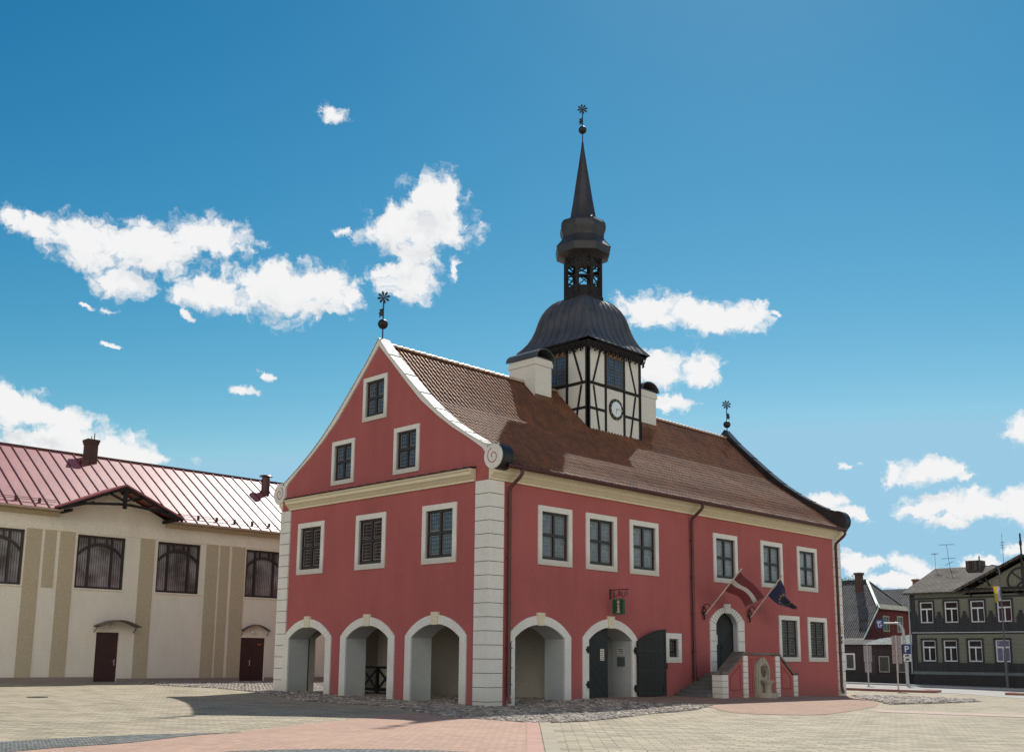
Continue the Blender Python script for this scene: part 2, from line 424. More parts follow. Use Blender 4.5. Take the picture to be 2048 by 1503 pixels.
def stones(name, poly, sp, keep):
    g = G(); x0 = min(p[0] for p in poly); x1 = max(p[0] for p in poly); y0 = min(p[1] for p in poly); y1 = max(p[1] for p in poly)
    row = 0; y = y0
    while y < y1:
        x = x0 + (row%2)*sp/2
        while x < x1:
            px = x+random.uniform(-.22,.22)*sp; py = y+random.uniform(-.22,.22)*sp
            if inside((px,py), poly) and keep(px,py):
                a = random.uniform(0,math.pi); rx = sp*random.uniform(.42,.62); ry = sp*random.uniform(.36,.5); hh = sp*random.uniform(.16,.34)
                z = gh(px,py)+.004; vs = []
                tx = random.uniform(-.12,.12); ty = random.uniform(-.12,.12)
                ph = [random.uniform(.85,1.12) for _ in range(7)]
                for (k,h) in ((1,0),(.82,.7)):
                    for j in range(7):
                        t = 2*math.pi*j/7; u = rx*k*ph[j]*math.cos(t); w = ry*k*ph[j]*math.sin(t)
                        vs.append((px+u*math.cos(a)-w*math.sin(a), py+u*math.sin(a)+w*math.cos(a), z+h*hh+(tx*u+ty*w)*h))
                vs.append((px,py,z+hh))
                g.add(vs, [(j,(j+1)%7,7+(j+1)%7,7+j) for j in range(7)]+[(7+j,7+(j+1)%7,14) for j in range(7)])
            x += sp
        y += sp*.82; row += 1
    me = g.mesh(name, M['cobble'], recalc=False); me.polygons.foreach_set('use_smooth',[True]*len(me.polygons))
    return tag(put(name, me), kind='structure')
hall = lambda x,y: not (-.1 < x < 24.6 and -.1 < y < 12.6)
stones('fieldstone_cobbles', apron, .175, lambda x,y: hall(x,y) or (x < 4.4 and (1 < y < 11.4)) or (x < 1 and any(abs(y-c) < 1.2 for c in (2.6,6.43,10.27))) or (y < 1 and abs(x-2.48) < 1.2) or (y > 11.4 and abs(x-2.48) < 1.2))
stones('fieldstone_cobbles', cob_r, .26, hall)

# ================================================================== TOWN HALL
L, W = 24.5, 12.44
TH = empty('town_hall', (L/2, W/2, 0), 'red plastered town hall with white trim, tiled roof, arcades and a half-timbered clock tower', 'town hall')
FX = lambda s,d,z: (s, -d, z)            # long front, outside is -y
FG = lambda s,d,z: (-d, s, z)            # arcaded gable, outside is -x
FB = lambda s,d,z: (s, W+d, z)           # back
FE = lambda s,d,z: (L+d, s, z)           # far gable
# gable outline (outer edge of coping), right half, mirrored about the middle
cop_o = [(6.22,13.80),(5.50,12.97),(4.53,12.02),(3.64,11.17),(2.78,10.42),(1.96,9.82),(1.17,9.32),(.41,8.90),(.05,8.78)]
cop_i = [(6.22,13.50),(5.45,12.72),(4.50,11.74),(3.62,10.88),(2.70,10.17),(1.86,9.60),(1.04,9.12),(.35,8.68),(.12,8.42)]
zi = [(y,z) for y,z in cop_i][::-1]
def zroof(y):
    y = min(y, W-y)
    return interp(y, [-.55,-.2,.18,.79,1.56,2.61,3.63,4.52,6.22], [7.98,8.18,8.44,8.92,9.46,10.18,10.94,11.80,13.55])
up_win = [(3.28,1.81),(5.87,1.81),(8.49,1.84),(14.23,1.86),(18.03,1.88),(21.26,1.88)]
WZ0, WZ1, BW = 4.82, 6.92, .20
low_win = [(19.38,1.83),(22.0,1.83)]
def inner_rect(c, w, z0, z1, b=BW): return rect(c-w/2+b, c+w/2-b, z0+b, z1-b)
front_arches = [(2.51,1.6),(6.36,1.6)]
gable_arches = [(2.60,1.6),(6.43,1.62),(10.28,1.62)]
AI = lambda c: arch(c, 1.29, -.4, 2.26, 2.74)
AO = lambda c, h=1.61: arch(c, h, -.4, 2.33, 3.04)
mainD = arch(14.18, .86, 1.06, 3.06, 3.58, 16)
small = rect(10.02,10.62,1.66,2.42)
holes_f = [inner_rect(c,w,WZ0,WZ1) for c,w in up_win]+[inner_rect(c,w,1.53,3.61) for c,w in low_win]+[AI(c) for c,_ in front_arches]+[mainD, small]
g_up = [(10.32,1.81),(6.42,1.82),(2.51,1.82)]
g_att = [(6.41,1.48,10.57,12.32),(8.34,1.47,8.27,10.04),(4.43,1.47,8.26,10.03)]
prof = [(0,-.5),(0,8.3)]+[(y,z) for y,z in cop_i[::-1] if y > .2]
prof_g = prof+[(W-y,z) for y,z in prof[::-1] if y < 6.2]
holes_g = [inner_rect(c,w,WZ0,WZ1) for c,w in g_up]+[inner_rect(c,w,a,b,.17) for c,w,a,b in g_att]+[AI(c) for c,_ in gable_arches]
g = G()
wall_sheet(g, [(0,-.5),(0,8.1),(L,8.1),(L,-.5)], holes_f, FX, 0)
wall_sheet(g, prof_g, holes_g, FG, 0)
wall_sheet(g, [(0,-.5),(0,8.1),(L,8.1),(L,-.5)], [AI(2.51)], FB, 0)
wall_sheet(g, prof_g, [], FE, 0)
g.box((.3,.3,8.0),(L-.3,W-.3,8.05))
part('wall', g, M['red'], TH)
RV = {}
for k_,(hs_,q_) in enumerate(((holes_f[:8]+[mainD,small],FX),(holes_g[:6],FG))):
    for h in hs_:
        g = G(); reveal(g, h, q_, -.001, -.22); part('window_reveal', g, M['jamb'], TH)
# arcade behind the arches: jambs, inner wall faces, vault, back wall
g = G(); T = .95
for c,_ in front_arches: reveal(g, AI(c), FX, 0, -T, False)
for c,_ in gable_arches: reveal(g, AI(c), FG, 0, -T, False)
reveal(g, AI(2.51), FB, 0, -T, False)
part('arch_jamb', g, M['jamb'], TH)
g = G()
wall_sheet(g, rect(T,4.5,-.4,3.4), [AI(2.51)], FX, -T)
wall_sheet(g, rect(T,W-T,-.4,3.4), [AI(c) for c,_ in gable_arches], FG, -T)
wall_sheet(g, rect(T,4.5,-.4,3.4), [AI(2.51)], FB, -T)
g.add([(4.5,T,-.4),(4.5,W-T,-.4),(4.5,W-T,3.4),(4.5,T,3.4)], [(0,1,2,3)])
g.add([(T,T,3.4),(4.5,T,3.4),(4.5,W-T,3.4),(T,W-T,3.4)], [(0,1,2,3)])
part('arcade_lining', g, M['beige'], TH)
g = G()   # vestibule behind the second front arch
x0,x1,y0,y1 = 5.05,7.68,T,3.6
g.add([(x0,y0,0),(x1,y0,0),(x1,y1,0),(x0,y1,0),(x0,y0,2.9),(x1,y0,2.9),(x1,y1,2.9),(x0,y1,2.9)], [(3,2,6,7),(0,3,7,4),(1,2,6,5),(4,5,6,7)])
part('vestibule', g, M['jamb'], TH)
g = G().add([(5.0,.0,.14),(7.7,.0,.14),(7.7,3.6,.19),(5.0,3.6,.19)], [(0,1,2,3)])
part('vestibule_floor', g, M['step'], TH)
# arch surrounds with keystones
def surround(mp, c, h, key=True):
    g = G(); g.ring(AO(c,h), arch(c,1.27,-.4,2.26,2.73), mp, -.03, .05)
    a = part('arch_surround', g, M['white'], TH)
    k = G().prism([(c-.15,2.70),(c-.20,3.14),(c+.20,3.14),(c+.15,2.70)], mp, -.02, .085)
    part('keystone', k, M['cream'], a)
for c,h in front_arches: surround(FX,c,h)
for c,h in gable_arches: surround(FG,c,h)
# main door surround of small blocks
g = G(); o_ = arch(14.22,1.31,1.06,3.22,3.80,15); i_ = arch(14.18,.84,1.06,3.06,3.57,15)
g.ring(o_, i_, FX, -.02, .05)
DS = g
g = DS_K = G().prism([(14.06,3.54),(14.00,3.93),(14.44,3.93),(14.38,3.54)], FX, -.02, .09)
g = DS
for k in range(1,16):
    p = o_[k]; q = i_[k]; g.beam((p[0],-.051,p[1]),(q[0],-.051,q[1]),.02,.006,(0,1,0),1)
for zz in (1.5,1.93,2.36,2.8):
    for a,b in ((12.92,13.33),(15.03,15.52)): g.fbox(FX,a,b,.048,.054,zz-.01,zz+.01,1)
sd = part('door_surround', g, [M['white'],M['joint']], TH); part('keystone', DS_K, M['white'], sd)
# ---- windows (local frame: x right, -y out, z up, origin at bottom centre)
WIN = {}
def win_meshes(w, h, b, glass, cross=True):
    key = (round(w,2),round(h,2),b,glass)
    if key in WIN: return WIN[key]
    P = lambda s,d,z: (s,-d,z)
    sg = G(); o = rect(-w/2,w/2,0,h); i = rect(-w/2+b,w/2-b,b,h-b)
    sg.ring(o+[o[0]], i+[i[0]], P, -.01, .045)
    f = G(); iw = w/2-b; z0, z1 = b, h-b; fw = .075; dd = -.05
    f.fbox(P,-iw,iw,dd-.08,dd,z0,z0+fw*1.5); f.fbox(P,-iw,iw,dd-.08,dd,z1-fw,z1)
    f.fbox(P,-iw,-iw+fw,dd-.08,dd,z0+fw*1.5,z1-fw); f.fbox(P,iw-fw,iw,dd-.08,dd,z0+fw*1.5,z1-fw)
    zm = z0+(z1-z0)*.52
    if cross:
        f.fbox(P,-.05,.05,dd-.08,dd+.012,z0+fw*1.5,z1-fw); f.fbox(P,-iw+fw,-.05,dd-.08,dd+.008,zm-.045,zm+.045); f.fbox(P,.05,iw-fw,dd-.08,dd+.008,zm-.045,zm+.045)
        for sx in (-1,1):   # pale putty line around each light
            a0,a1 = (.05,iw-fw) if sx > 0 else (-iw+fw,-.05)
            for b0,b1 in ((z0+fw*1.5,zm-.045),(zm+.045,z1-fw)):
                e = rect(a0+.035,a1-.035,b0+.035,b1-.035); k = rect(a0+.052,a1-.052,b0+.052,b1-.052)
                f.ring(e+[e[0]], k+[k[0]], P, dd-.06, dd-.03, 1)
    p = G(); p.add([P(-iw,dd-.06,z0),P(iw,dd-.06,z0),P(iw,dd-.06,z1),P(-iw,dd-.06,z1)], [(0,1,2,3)])
    WIN[key] = (sg.mesh('window', M['white']), f.mesh('sash', [M['sash'],M['putty']]), p.mesh('pane', M[glass]))
    return WIN[key]
M['putty'] = simple('pale_lead_border', (.26,.25,.25), .5, .2, .1)
def place_win(parent, loc, rz, ms):
    w = Matrix.Translation(loc) @ Matrix.Rotation(rz,4,'Z')
    a = put('window', ms[0], parent, w); put('sash', ms[1], a, w); put('pane', ms[2], a, w)
    return a
gl = ['glass_grey']*3+['glass_grey','glass_grey','glass_grey']
for (c,w),gk in zip(up_win,gl): place_win(TH, (c,0,WZ0), 0, win_meshes(w,WZ1-WZ0,BW,gk))
for c,w in low_win: place_win(TH, (c,0,1.53), 0, win_meshes(w,2.08,BW,'glass_dark'))
for (c,w),gk in zip(g_up,['glass_dark','glass_dark','glass_sky']): place_win(TH, (0,c,WZ0), R(-90), win_meshes(w,WZ1-WZ0,BW,gk))
for c,w,a,b in g_att: place_win(TH, (0,c,a), R(-90), win_meshes(w,b-a,.17,'glass_sky'))
sw = place_win(TH, (10.32,0,1.45), 0, win_meshes(1.06,1.16,.22,'glass_dark',False))
# ---- quoins
def quoin(x, y, sx, sy):
    g = G(); j = G(); z = -.3; n = 17; hh = (7.53+.3)/n
    def L_(gg, e, z0, z1, wx, wy):
        # L-shaped block wrapped round the corner
        p = [(x-sx*e,y-sy*e),(x+sx*wx,y-sy*e),(x+sx*wx,y+sy*.02),(x+sx*.02,y+sy*.02),(x+sx*.02,y+sy*wy),(x-sx*e,y+sy*wy)]
        gg.prism(p, lambda s,d,t: (s,t,d), z0, z1)
    for k in range(n):
        L_(g, .06, z+k*hh+.012, z+(k+1)*hh-.012, .64, .64)
    L_(j, .035, z, z+n*hh-.02, .62, .62)
    q = part('quoin', g, M['white'], TH); part('quoin_joint', j, M['joint'], q)
for x,y,sx,sy in ((0,0,1,1),(0,W,1,-1),(L,0,-1,1),(L,W,-1,-1)): quoin(x,y,sx,sy)
# ---- cornices
def cornice(g, mp, a, b):
    pr = [(0,7.54),(.07,7.54),(.07,7.60),(.12,7.64),(.20,7.72),(.26,7.76),(.26,7.86),(.32,7.90),(.32,7.97),(0,7.97)]
    n = len(pr); vs = [mp(a,d,z) for d,z in pr]+[mp(b,d,z) for d,z in pr]
    g.add(vs, [tuple(range(n)), tuple(range(2*n-1,n-1,-1))]+[(i,(i+1)%n,n+(i+1)%n,n+i) for i in range(n)])
for q_ in (FX,FB):
    g = G(); cornice(g, q_, -.05, L+.05); part('cornice', g, M['cream'], TH)
g = G(); cornice(g, FG, .70, W-.52); gc = part('cornice', g, M['cream'], TH)
g = G()
k0,k1 = .66, W-.48
g.add([FG(k0,-.01,8.07),FG(k1,-.01,8.07),FG(k1,.36,7.985),FG(k0,.36,7.985),FG(k0,.36,7.955),FG(k1,.36,7.955)], [(0,1,2,3),(3,2,5,4)])
for i in range(19): g.beam(FG(k0+.3+i*.6,.0,8.075), FG(k0+.3+i*.6,.36,7.99), .03, .035)
part('cornice_flashing', g, M['sheet_dark'], gc)
# ---- roof: pantiles as real corrugation with stepped courses
def pantiles(side):
    g = G(); n = 110; per = (L-.7)/n; ws = [(0,.0),(.05,.04),(.12,.072),(.22,.090),(.32,.090),(.42,.070),(.49,.03),(.55,.0)]
    ts = []; y = -.55
    ylist = [-.55]
    while ylist[-1] < 6.22:
        yy = ylist[-1]; sl = (zroof(yy+.05)-zroof(yy))/.05; ylist.append(yy+.34/math.sqrt(1+sl*sl))
    ylist = [q for q in ylist if q < 6.15]+[6.22]
    cols = []
    for i in range(n):
        for a,hh in ws: cols.append((.35+per*(i+a), hh))
    cols.append((L-.35,0))
    nc = len(cols); rows = []
    for k in range(len(ylist)-1):
        for yy,lift in ((ylist[k],.022),(ylist[k+1],.0)):
            rows.append([(x+.004*math.sin(k*7.1+x*3), yy if side > 0 else W-yy, zroof(yy)+lift+hh+.004*math.sin(x*1.7+k)) for x,hh in cols])
    vs = [p for r in rows for p in r]
    fs = [(j*nc+i,j*nc+i+1,(j+1)*nc+i+1,(j+1)*nc+i) for j in range(len(rows)-1) for i in range(nc-1)]
    return vs, fs
g = G()
for s in (1,-1):
    v,f = pantiles(s); g.add(v,f)
me = g.mesh('roof', M['tile'])
roof = put('roof', me, TH)
g = G()
n = 79
for i in range(n):
    x0 = .4+(L-.8)*i/n; x1 = x0+(L-.8)/n+.05; r0 = .125; r1 = .165
    vs = []; 
    for x,r in ((x0,r0),(x1,r1)):
        for k in range(7):
            a = math.pi*k/6; vs.append((x, W/2+r*math.cos(a), 13.55+r*math.sin(a)+(.0 if r==r0 else .01)))
    g.add(vs, [(k,k+1,8+k,7+k) for k in range(6)]+[tuple(range(7,14))])
part('ridge_tile', g, simple('sunlit_ridge_tile',(.46,.30,.20),.45,0,.25,3), roof, 50)  # clay lightened to put the sun's glare along the ridge into the colour
# ---- gable copings with volutes and metal lids
def spiral(cy_, cz_, sgn, r0, r1, turns, a0, n=40):
    return [(cy_+sgn*(r0+(r1-r0)*t/n)*math.cos(a0-2*math.pi*turns*t/n), cz_+(r0+(r1-r0)*t/n)*math.sin(a0-2*math.pi*turns*t/n)) for t in range(n+1)]
def coping(mp, d_in, d_out, face_mat, lid_mat, vol_mat, cop_o, vr, c):
    """d_out = proud of the wall face, d_in = depth behind it"""
    g = G()
    for sgn in (1,-1):
        my = lambda y: y if sgn > 0 else W-y
        o = [(my(y),z) for y,z in cop_o]; i = [(my(y),z) for y,z in cop_i]
        vs = [mp(s,d_out,z) for s,z in o]+[mp(s,d_out,z) for s,z in i]+[mp(s,d_in,z) for s,z in o]+[mp(s,d_in,z) for s,z in i]
        n = len(o); fs = []
        for k in range(n-1): fs += [(k,k+1,n+k+1,n+k),(2*n+k,3*n+k,3*n+k+1,2*n+k+1),(k,2*n+k,2*n+k+1,k+1),(n+k,n+k+1,3*n+k+1,3*n+k)]
        g.add(vs, fs)
    # the band below the volute, down to the cornice
    band = part('coping', g, face_mat, TH)
    for sgn in (1,-1):
        my = lambda y: y if sgn > 0 else W-y
        vg = G(); pts = [(my(c[0]+vr*math.cos(2*math.pi*k/32)), c[1]+vr*math.sin(2*math.pi*k/32)) for k in range(32)]
        vg.prism(pts, mp, d_in, d_out+.012)
        v = part('volute', vg, vol_mat, band)
        sp = spiral(c[0],c[1],1,.29,.05,1.35,R(75)); g2 = G()
        for a,b in zip(sp,sp[1:]): g2.beam(mp(my(a[0]),d_out+.013,a[1]), mp(my(b[0]),d_out+.013,b[1]), .032, .012, (Vector(mp(0,1,0))-Vector(mp(0,0,0))))
        part('scroll_line', g2, M['red'], v)
        lg = G()
        path = [(my(y),z+.02) for y,z in cop_o[:-1]]
        path += [(my(c[0]+(vr+.025)*math.cos(R(a))), c[1]+(vr+.025)*math.sin(R(a))) for a in (64,80,96)]
        n = len(path)
        vs = [mp(s,d_out+.03,z) for s,z in path]+[mp(s,d_in-.03,z) for s,z in path]+[mp(s,d_out+.03,z-.03) for s,z in path]+[mp(s,d_in-.03,z-.03) for s,z in path]
        fs = []
        for k in range(n-1): fs += [(k,k+1,n+k+1,n+k),(k,2*n+k,2*n+k+1,k+1),(n+k,n+k+1,3*n+k+1,3*n+k)]
        lg.add(vs, fs)
        # standing joints across the lid
        for k in range(1,8):
            a = Vector(mp(*((path[k][0], d_out+.03, path[k][1]+.012)))); b = Vector(mp(path[k][0], d_in-.03, path[k][1]+.012)); lg.beam(a,b,.02,.03)
        part('coping_lid', lg, lid_mat, band)
        # dark sheet wrapped round the outer side of the volute
        wg = G(); arcp = [(my(c[0]+(vr+.02)*math.cos(R(a))), c[1]+(vr+.02)*math.sin(R(a))) for a in range(66,271,8)]
        n = len(arcp); vs = [mp(s,d_out-.02,z) for s,z in arcp]+[mp(s,d_in-.04,z) for s,z in arcp]
        wg.add(vs, [(k,k+1,n+k+1,n+k) for k in range(n-1)])
        wg.prism([(my(c[0]+(vr+.02)*math.cos(2*math.pi*k/32)), c[1]+(vr+.02)*math.sin(2*math.pi*k/32)) for k in range(32)], mp, d_in-.005, d_in-.045)
        part('volute_flashing', wg, M['sheet_dark'], v, 40)
coping(FG, -.42, .07, M['white'], M['lid'], M['white'], cop_o, .43, (-.22,8.30))
coping(FE, -.42, .07, M['sheet_dark'], M['sheet_dark'], M['sheet_dark'], [(y,z+.26) for y,z in cop_o], .50, (-.20,8.46))
# ---- gutters and downpipes
for yy,s in ((W+.58,-1),(-.58,1)):
    g = G()
    pr = [(yy+.085*math.cos(math.pi+math.pi*k/8), 8.0+.085*math.sin(math.pi+math.pi*k/8)) for k in range(9)]
    n = len(pr); g.add([(x,a,b) for x in (.25,L-.25) for a,b in pr], [(k,k+1,n+k+1,n+k) for k in range(n-1)])
    if s < 0: part('gutter', g, M['pipe'], TH, 60)
g.box((.25,-.68,7.99),(L-.25,-.655,8.03))
for i in range(48): g.beam((.5+i*.5,-.67,8.02),(.5+i*.5,-.3,8.2),.02,.02)
for i in range(90):   # net of wire spikes along the gutter lip
    x = .4+i*.265; g.beam((x,-.66,7.98),(x+.03,-.665,7.90),.012,.012)
part('gutter', g, M['pipe'], TH, 40)
def downpipe(x, zf, kick):
    g = G(); path = [(x+.1,-.6,7.92),(x+.1,-.6,7.78),(x+.06,-.52,7.66),(x,-.16,7.35),(x,-.12,7.2),(x,-.12,zf+.35)]
    path += [(x+kick*.15,-.14,zf+.2),(x+kick*.5,-.3,zf-.02)] if kick else [(x,-.2,zf+.05)]
    g.tube(path, .065, 10)
    for zz in (.9,1.9,3.4,4.9,6.4):
        if zz > zf+.4: g.lathe([(.082,zz),(.082,zz+.05)], x, -.12, 10); g.box((x-.015,-.06,zz),(x+.015,0,zz+.04))
    p = part('downpipe', g, M['pipe'], TH, 50)
    g = G(); g.tube([(x+.13,-.10,zf+.3),(x+.13,-.10,2.1),(x+.17,-.11,2.14)], .014, 6)   # lightning rod held along the pipe
    for zz in (.7,1.25,1.9): g.box((x-.1,-.125,zz),(x+.19,-.095,zz+.025))
    part('earth_rod', g, M['iron'], p)
downpipe(.86, .05, 0); downpipe(11.62, .16, -1); downpipe(24.0, -.02, 0)
# ---- finials
def finial(parent, x, y, z0, zb, rb, zt, rot=0, flip=1):
    g = G().tube([(x,y,z0-.1),(x,y,zt)], .026, 8)
    f = part('finial', g, M['iron'], parent, 40)
    part('ball', G().ball((x,y,zb), rb, n=20, m=14), M['iron'], f, 60)
    g = G()
    nrm = Vector((-.72,-.69,0)); rt = Vector((.69,-.72,0)); up = Vector((0,0,1))
    for k in range(8):
        a = 2*math.pi*k/8+.2; d = rt*math.cos(a)+up*math.sin(a); s = rt*-math.sin(a)+up*math.cos(a)
        c = Vector((x,y,zt)); pts = [(.03,.01),(.13,.035),(.19,.05),(.25,.02),(.27,0),(.25,-.02),(.19,-.05),(.13,-.035),(.03,-.01)]
        vs = [c+d*u+s*w+nrm*.012 for u,w in pts]+[c+d*u+s*w-nrm*.012 for u,w in pts]; n = len(pts)
        g.add(vs, [tuple(range(n)),tuple(range(2*n-1,n-1,-1))]+[(i,(i+1)%n,n+(i+1)%n,n+i) for i in range(n)])
    part('star', g, M['iron'], f)
    g = G(); zz = zb+rb; pts = [(0,.40),(.05,.36),(.17,.30),(.13,.24),(.18,.16),(.14,.06),(.17,-.02),(.06,.06),(0,.02)]
    c = Vector((x,y,zz+.08)); rt2 = rt*flip
    vs = [c+rt2*u+up*w+nrm*.01 for u,w in pts]+[c+rt2*u+up*w-nrm*.01 for u,w in pts]; n = len(pts)
    g.add(vs, [tuple(range(n)),tuple(range(2*n-1,n-1,-1))]+[(i,(i+1)%n,n+(i+1)%n,n+i) for i in range(n)])
    part('vane', g, M['iron'], f)
finial(TH, 0.1, 6.22, 13.8, 14.40, .20, 15.50, flip=-1)
finial(TH, 24.35, 6.22, 13.8, 14.42, .20, 15.55)
# ---- chimneys
def chimney(x0, x1, y0, y1, zt):
    g = G(); g.box((x0,y0,12.2),(x1,y1,zt-.32)); g.box((x0-.05,y0-.05,zt-.32),(x1+.05,y1+.05,zt-.12)); g.box((x0-.02,y0-.02,zt-.12),(x1+.02,y1+.02,zt))
    c = part('chimney', g, M['offwhite'], TH)
    g = G(); n = 12; xm = (x0+x1)/2; rx = (x1-x0)/2+.10; rz = .46
    for (a,b) in ((1,0),):
        o = [(xm-rx*math.cos(math.pi*k/n), zt+.0+rz*math.sin(math.pi*k/n)) for k in range(n+1)]
        i = [(xm-(rx-.06)*math.cos(math.pi*k/n), zt+.0+(rz-.06)*math.sin(math.pi*k/n)) for k in range(n+1)]
        vs = [(s,y,z) for y in (y0-.14,y1+.14) for s,z in o]+[(s,y,z) for y in (y0-.14,y1+.14) for s,z in i]; m = n+1
        fs = []
        for k in range(n): fs += [(k,k+1,m+k+1,m+k),(2*m+k,3*m+k,3*m+k+1,2*m+k+1),(k,2*m+k,2*m+k+1,k+1),(m+k,m+k+1,3*m+k+1,3*m+k)]
        g.add(vs, fs)
    g.box((x0+.08,y0+.06,zt),(x1-.08,y1-.06,zt+.1))
    part('chimney_hood', g, M['dark_metal'], c, 40)
    g = G(); g.box((x0-.06,y0-.06,12.3),(x1+.06,y0-.03,12.95)); part('chimney_flashing', g, M['tile'], c)
chimney(7.98, 9.02, 5.42, 7.02, 14.62)
chimney(15.55, 16.74, 5.42, 7.02, 14.62)
# ---- tower
TX, TY, HB = 12.13, 6.22, 1.9
g = G(); g.box((TX-HB,TY-HB,11.0),(TX+HB,TY+HB,15.6)); tower = part('tower', g, M['offwhite'], TH)
def face(k):
    """mapping for tower side k: 0 front(-y), 1 left(-x), 2 back, 3 right; s runs left to right seen from outside"""
    a = -k*math.pi/2
    def mp(s,d,z):
        x,y = s, -(HB+d)
        return (TX+x*math.cos(a)-y*math.sin(a), TY+x*math.sin(a)+y*math.cos(a), z)
    return mp
g = G(); wg = G()
for k in range(4):
    mp = face(k); top = 15.42
    for s0,s1 in ((-.74,-.60),(.60,.74)): g.fbox(mp,s0,s1,-.02,.028,11.0,top)
    g.fbox(mp,-HB-.035,-HB+.13,-.02,.035,11.0,top); g.fbox(mp,HB-.13,HB+.035,-.02,.035,11.0,top)
    for a,b in ((-HB+.13,-.74),(.74,HB-.13),(-.60,.60)): g.fbox(mp,a,b,-.02,.025,13.69,13.83)
    for a,b in ((-HB+.13,-.74),(.74,HB-.13)): g.fbox(mp,a,b,-.02,.025,12.54,12.66)
    for m in (1,-1):
        def dia(a,za,b,zb):
            w = .058; g.prism([(m*(a-w),za),(m*(a+w),za),(m*(b+w),zb),(m*(b-w),zb)], mp, -.02, .02)
        dia(1.02,15.42,1.55,13.84); dia(1.52,13.66,1.0,11.0)
    g.fbox(mp,-HB,HB,-.02,.03,15.40,15.55)
part('timber_frame', g, M['timber'], tower)
def tower_window(k):
    mp = face(k); g = G(); s0,s1,z0,z1 = -.60,.60,13.84,15.22
    o = rect(s0,s1,z0,z1); i = rect(s0+.06,s1-.06,z0+.06,z1-.06); g.ring(o+[o[0]], i+[i[0]], mp, -.02, .02)
    g.fbox(mp,-.035,.035,-.02,.025,z0+.06,z1-.06); zm = 14.52
    g.fbox(mp,s0+.06,-.035,-.02,.02,zm-.03,zm+.03); g.fbox(mp,.035,s1-.06,-.02,.02,zm-.03,zm+.03)
    w = part('tower_window', g, M['brownsash'], tower)
    p = G().add([mp(s0+.05,.006,z0+.05),mp(s1-.05,.006,z0+.05),mp(s1-.05,.006,z1-.05),mp(s0+.05,.006,z1-.05)], [(0,1,2,3)])
    part('pane', p, M['glass_sky'], w)
    part('lintel', G().fbox(mp,s0,s1,-.02,.03,15.22,15.40), M['orange_wood'], w)
M['brownsash'] = simple('brown_sash', (.10,.075,.055), .5, 0, .2, 6)
for k in range(4): tower_window(k)
# clock
mp = face(0); cz, r0, r1 = 12.80, .49, .355
FACE = ('clock_face', G().prism([(.04+r1*math.cos(2*math.pi*k/40), cz+r1*math.sin(2*math.pi*k/40)) for k in range(40)], mp, .055, .068), M['clockface'])
g = G()
NUM = ['XII','I','II','III','IV','V','VI','VII','VIII','IX','X','XI']
rm = (r0+r1)/2; hN = .085
for k,t in enumerate(NUM):
    a = math.pi/2-2*math.pi*k/12; u = Vector((math.cos(a),math.sin(a))); v = Vector((u.y,-u.x))
    wch = {'I':.026,'V':.055,'X':.055}; tot = sum(wch[ch] for ch in t); q = -tot/2
    for ch in t:
        w = wch[ch]; m_ = q+w/2
        segs = {'I':[((0,-1),(0,1))],'V':[((-.8,1),(0,-1)),((.8,1),(0,-1))],'X':[((-.8,1),(.8,-1)),((-.8,-1),(.8,1))]}[ch]
        for (ax,ay),(bx,by) in segs:
            P1 = u*(rm+ay*hN/2)+v*(m_+ax*w*.42); P2 = u*(rm+by*hN/2)+v*(m_+bx*w*.42)
            g.beam(mp(.04+P1.x,.064,cz+P1.y), mp(.04+P2.x,.064,cz+P2.y), .014, .01, (0,-1,0), 1)
        q += w
g.prism([(.04+r0*math.cos(2*math.pi*k/40), cz+r0*math.sin(2*math.pi*k/40)) for k in range(40)], mp, .02, .06)
clock = part('clock', g, [M['iron'],M['gold']], tower)
part(*FACE, clock)
g = G()
def hand(dx,dz,w):
    g.prism([(.04-dz*w-dx*.15,cz+dx*w-dz*.15),(.04+dz*w-dx*.15,cz-dx*w-dz*.15),(.04+dz*w*.6+dx*.8,cz-dx*w*.6+dz*.8),(.04+dx,cz+dz),(.04-dz*w*.6+dx*.8,cz+dx*w*.6+dz*.8)], mp, .072, .08)
hand(.33,.05,.06); part('clock_hand', g, M['gold'], clock)
g = G(); hand(-.05,-.25,.07); part('clock_hand', g, M['gold'], clock)
# eaves frieze of pierced boards
g = G()
for k in range(4):
    mp = face(k); e = HB+.27
    g.fbox(mp,-e,e,-.3,.27,15.66,15.72)
    g.fbox(mp,-e+.02,e-.02,.16,.19,15.56,15.66)
    n = 13
    for i in range(n):
        s = -e+.06+(2*e-.12)*(i+.5)/n; w = (2*e-.12)/n*.5
        for q in range(8):     # scrolled pendants
            a = math.pi+math.pi*q/7; b = math.pi+math.pi*(q+1)/7
            if q < 7: g.beam(mp(s+w*.8*math.cos(a),.175,15.55+.24*math.sin(a)), mp(s+w*.8*math.cos(b),.175,15.55+.24*math.sin(b)), .03, .045)
        g.beam(mp(s,.175,15.56), mp(s,.175,15.20), .025, .05)
        g.ball(mp(s,.175,15.22), .055, n=6, m=4)
        g.beam(mp(s-w*.55,.10,15.52), mp(s+w*.1,.05,15.34), .03, .04); g.beam(mp(s+w*.55,.10,15.50), mp(s-w*.1,.05,15.30), .03, .04)
part('frieze', g, M['timber'], tower)
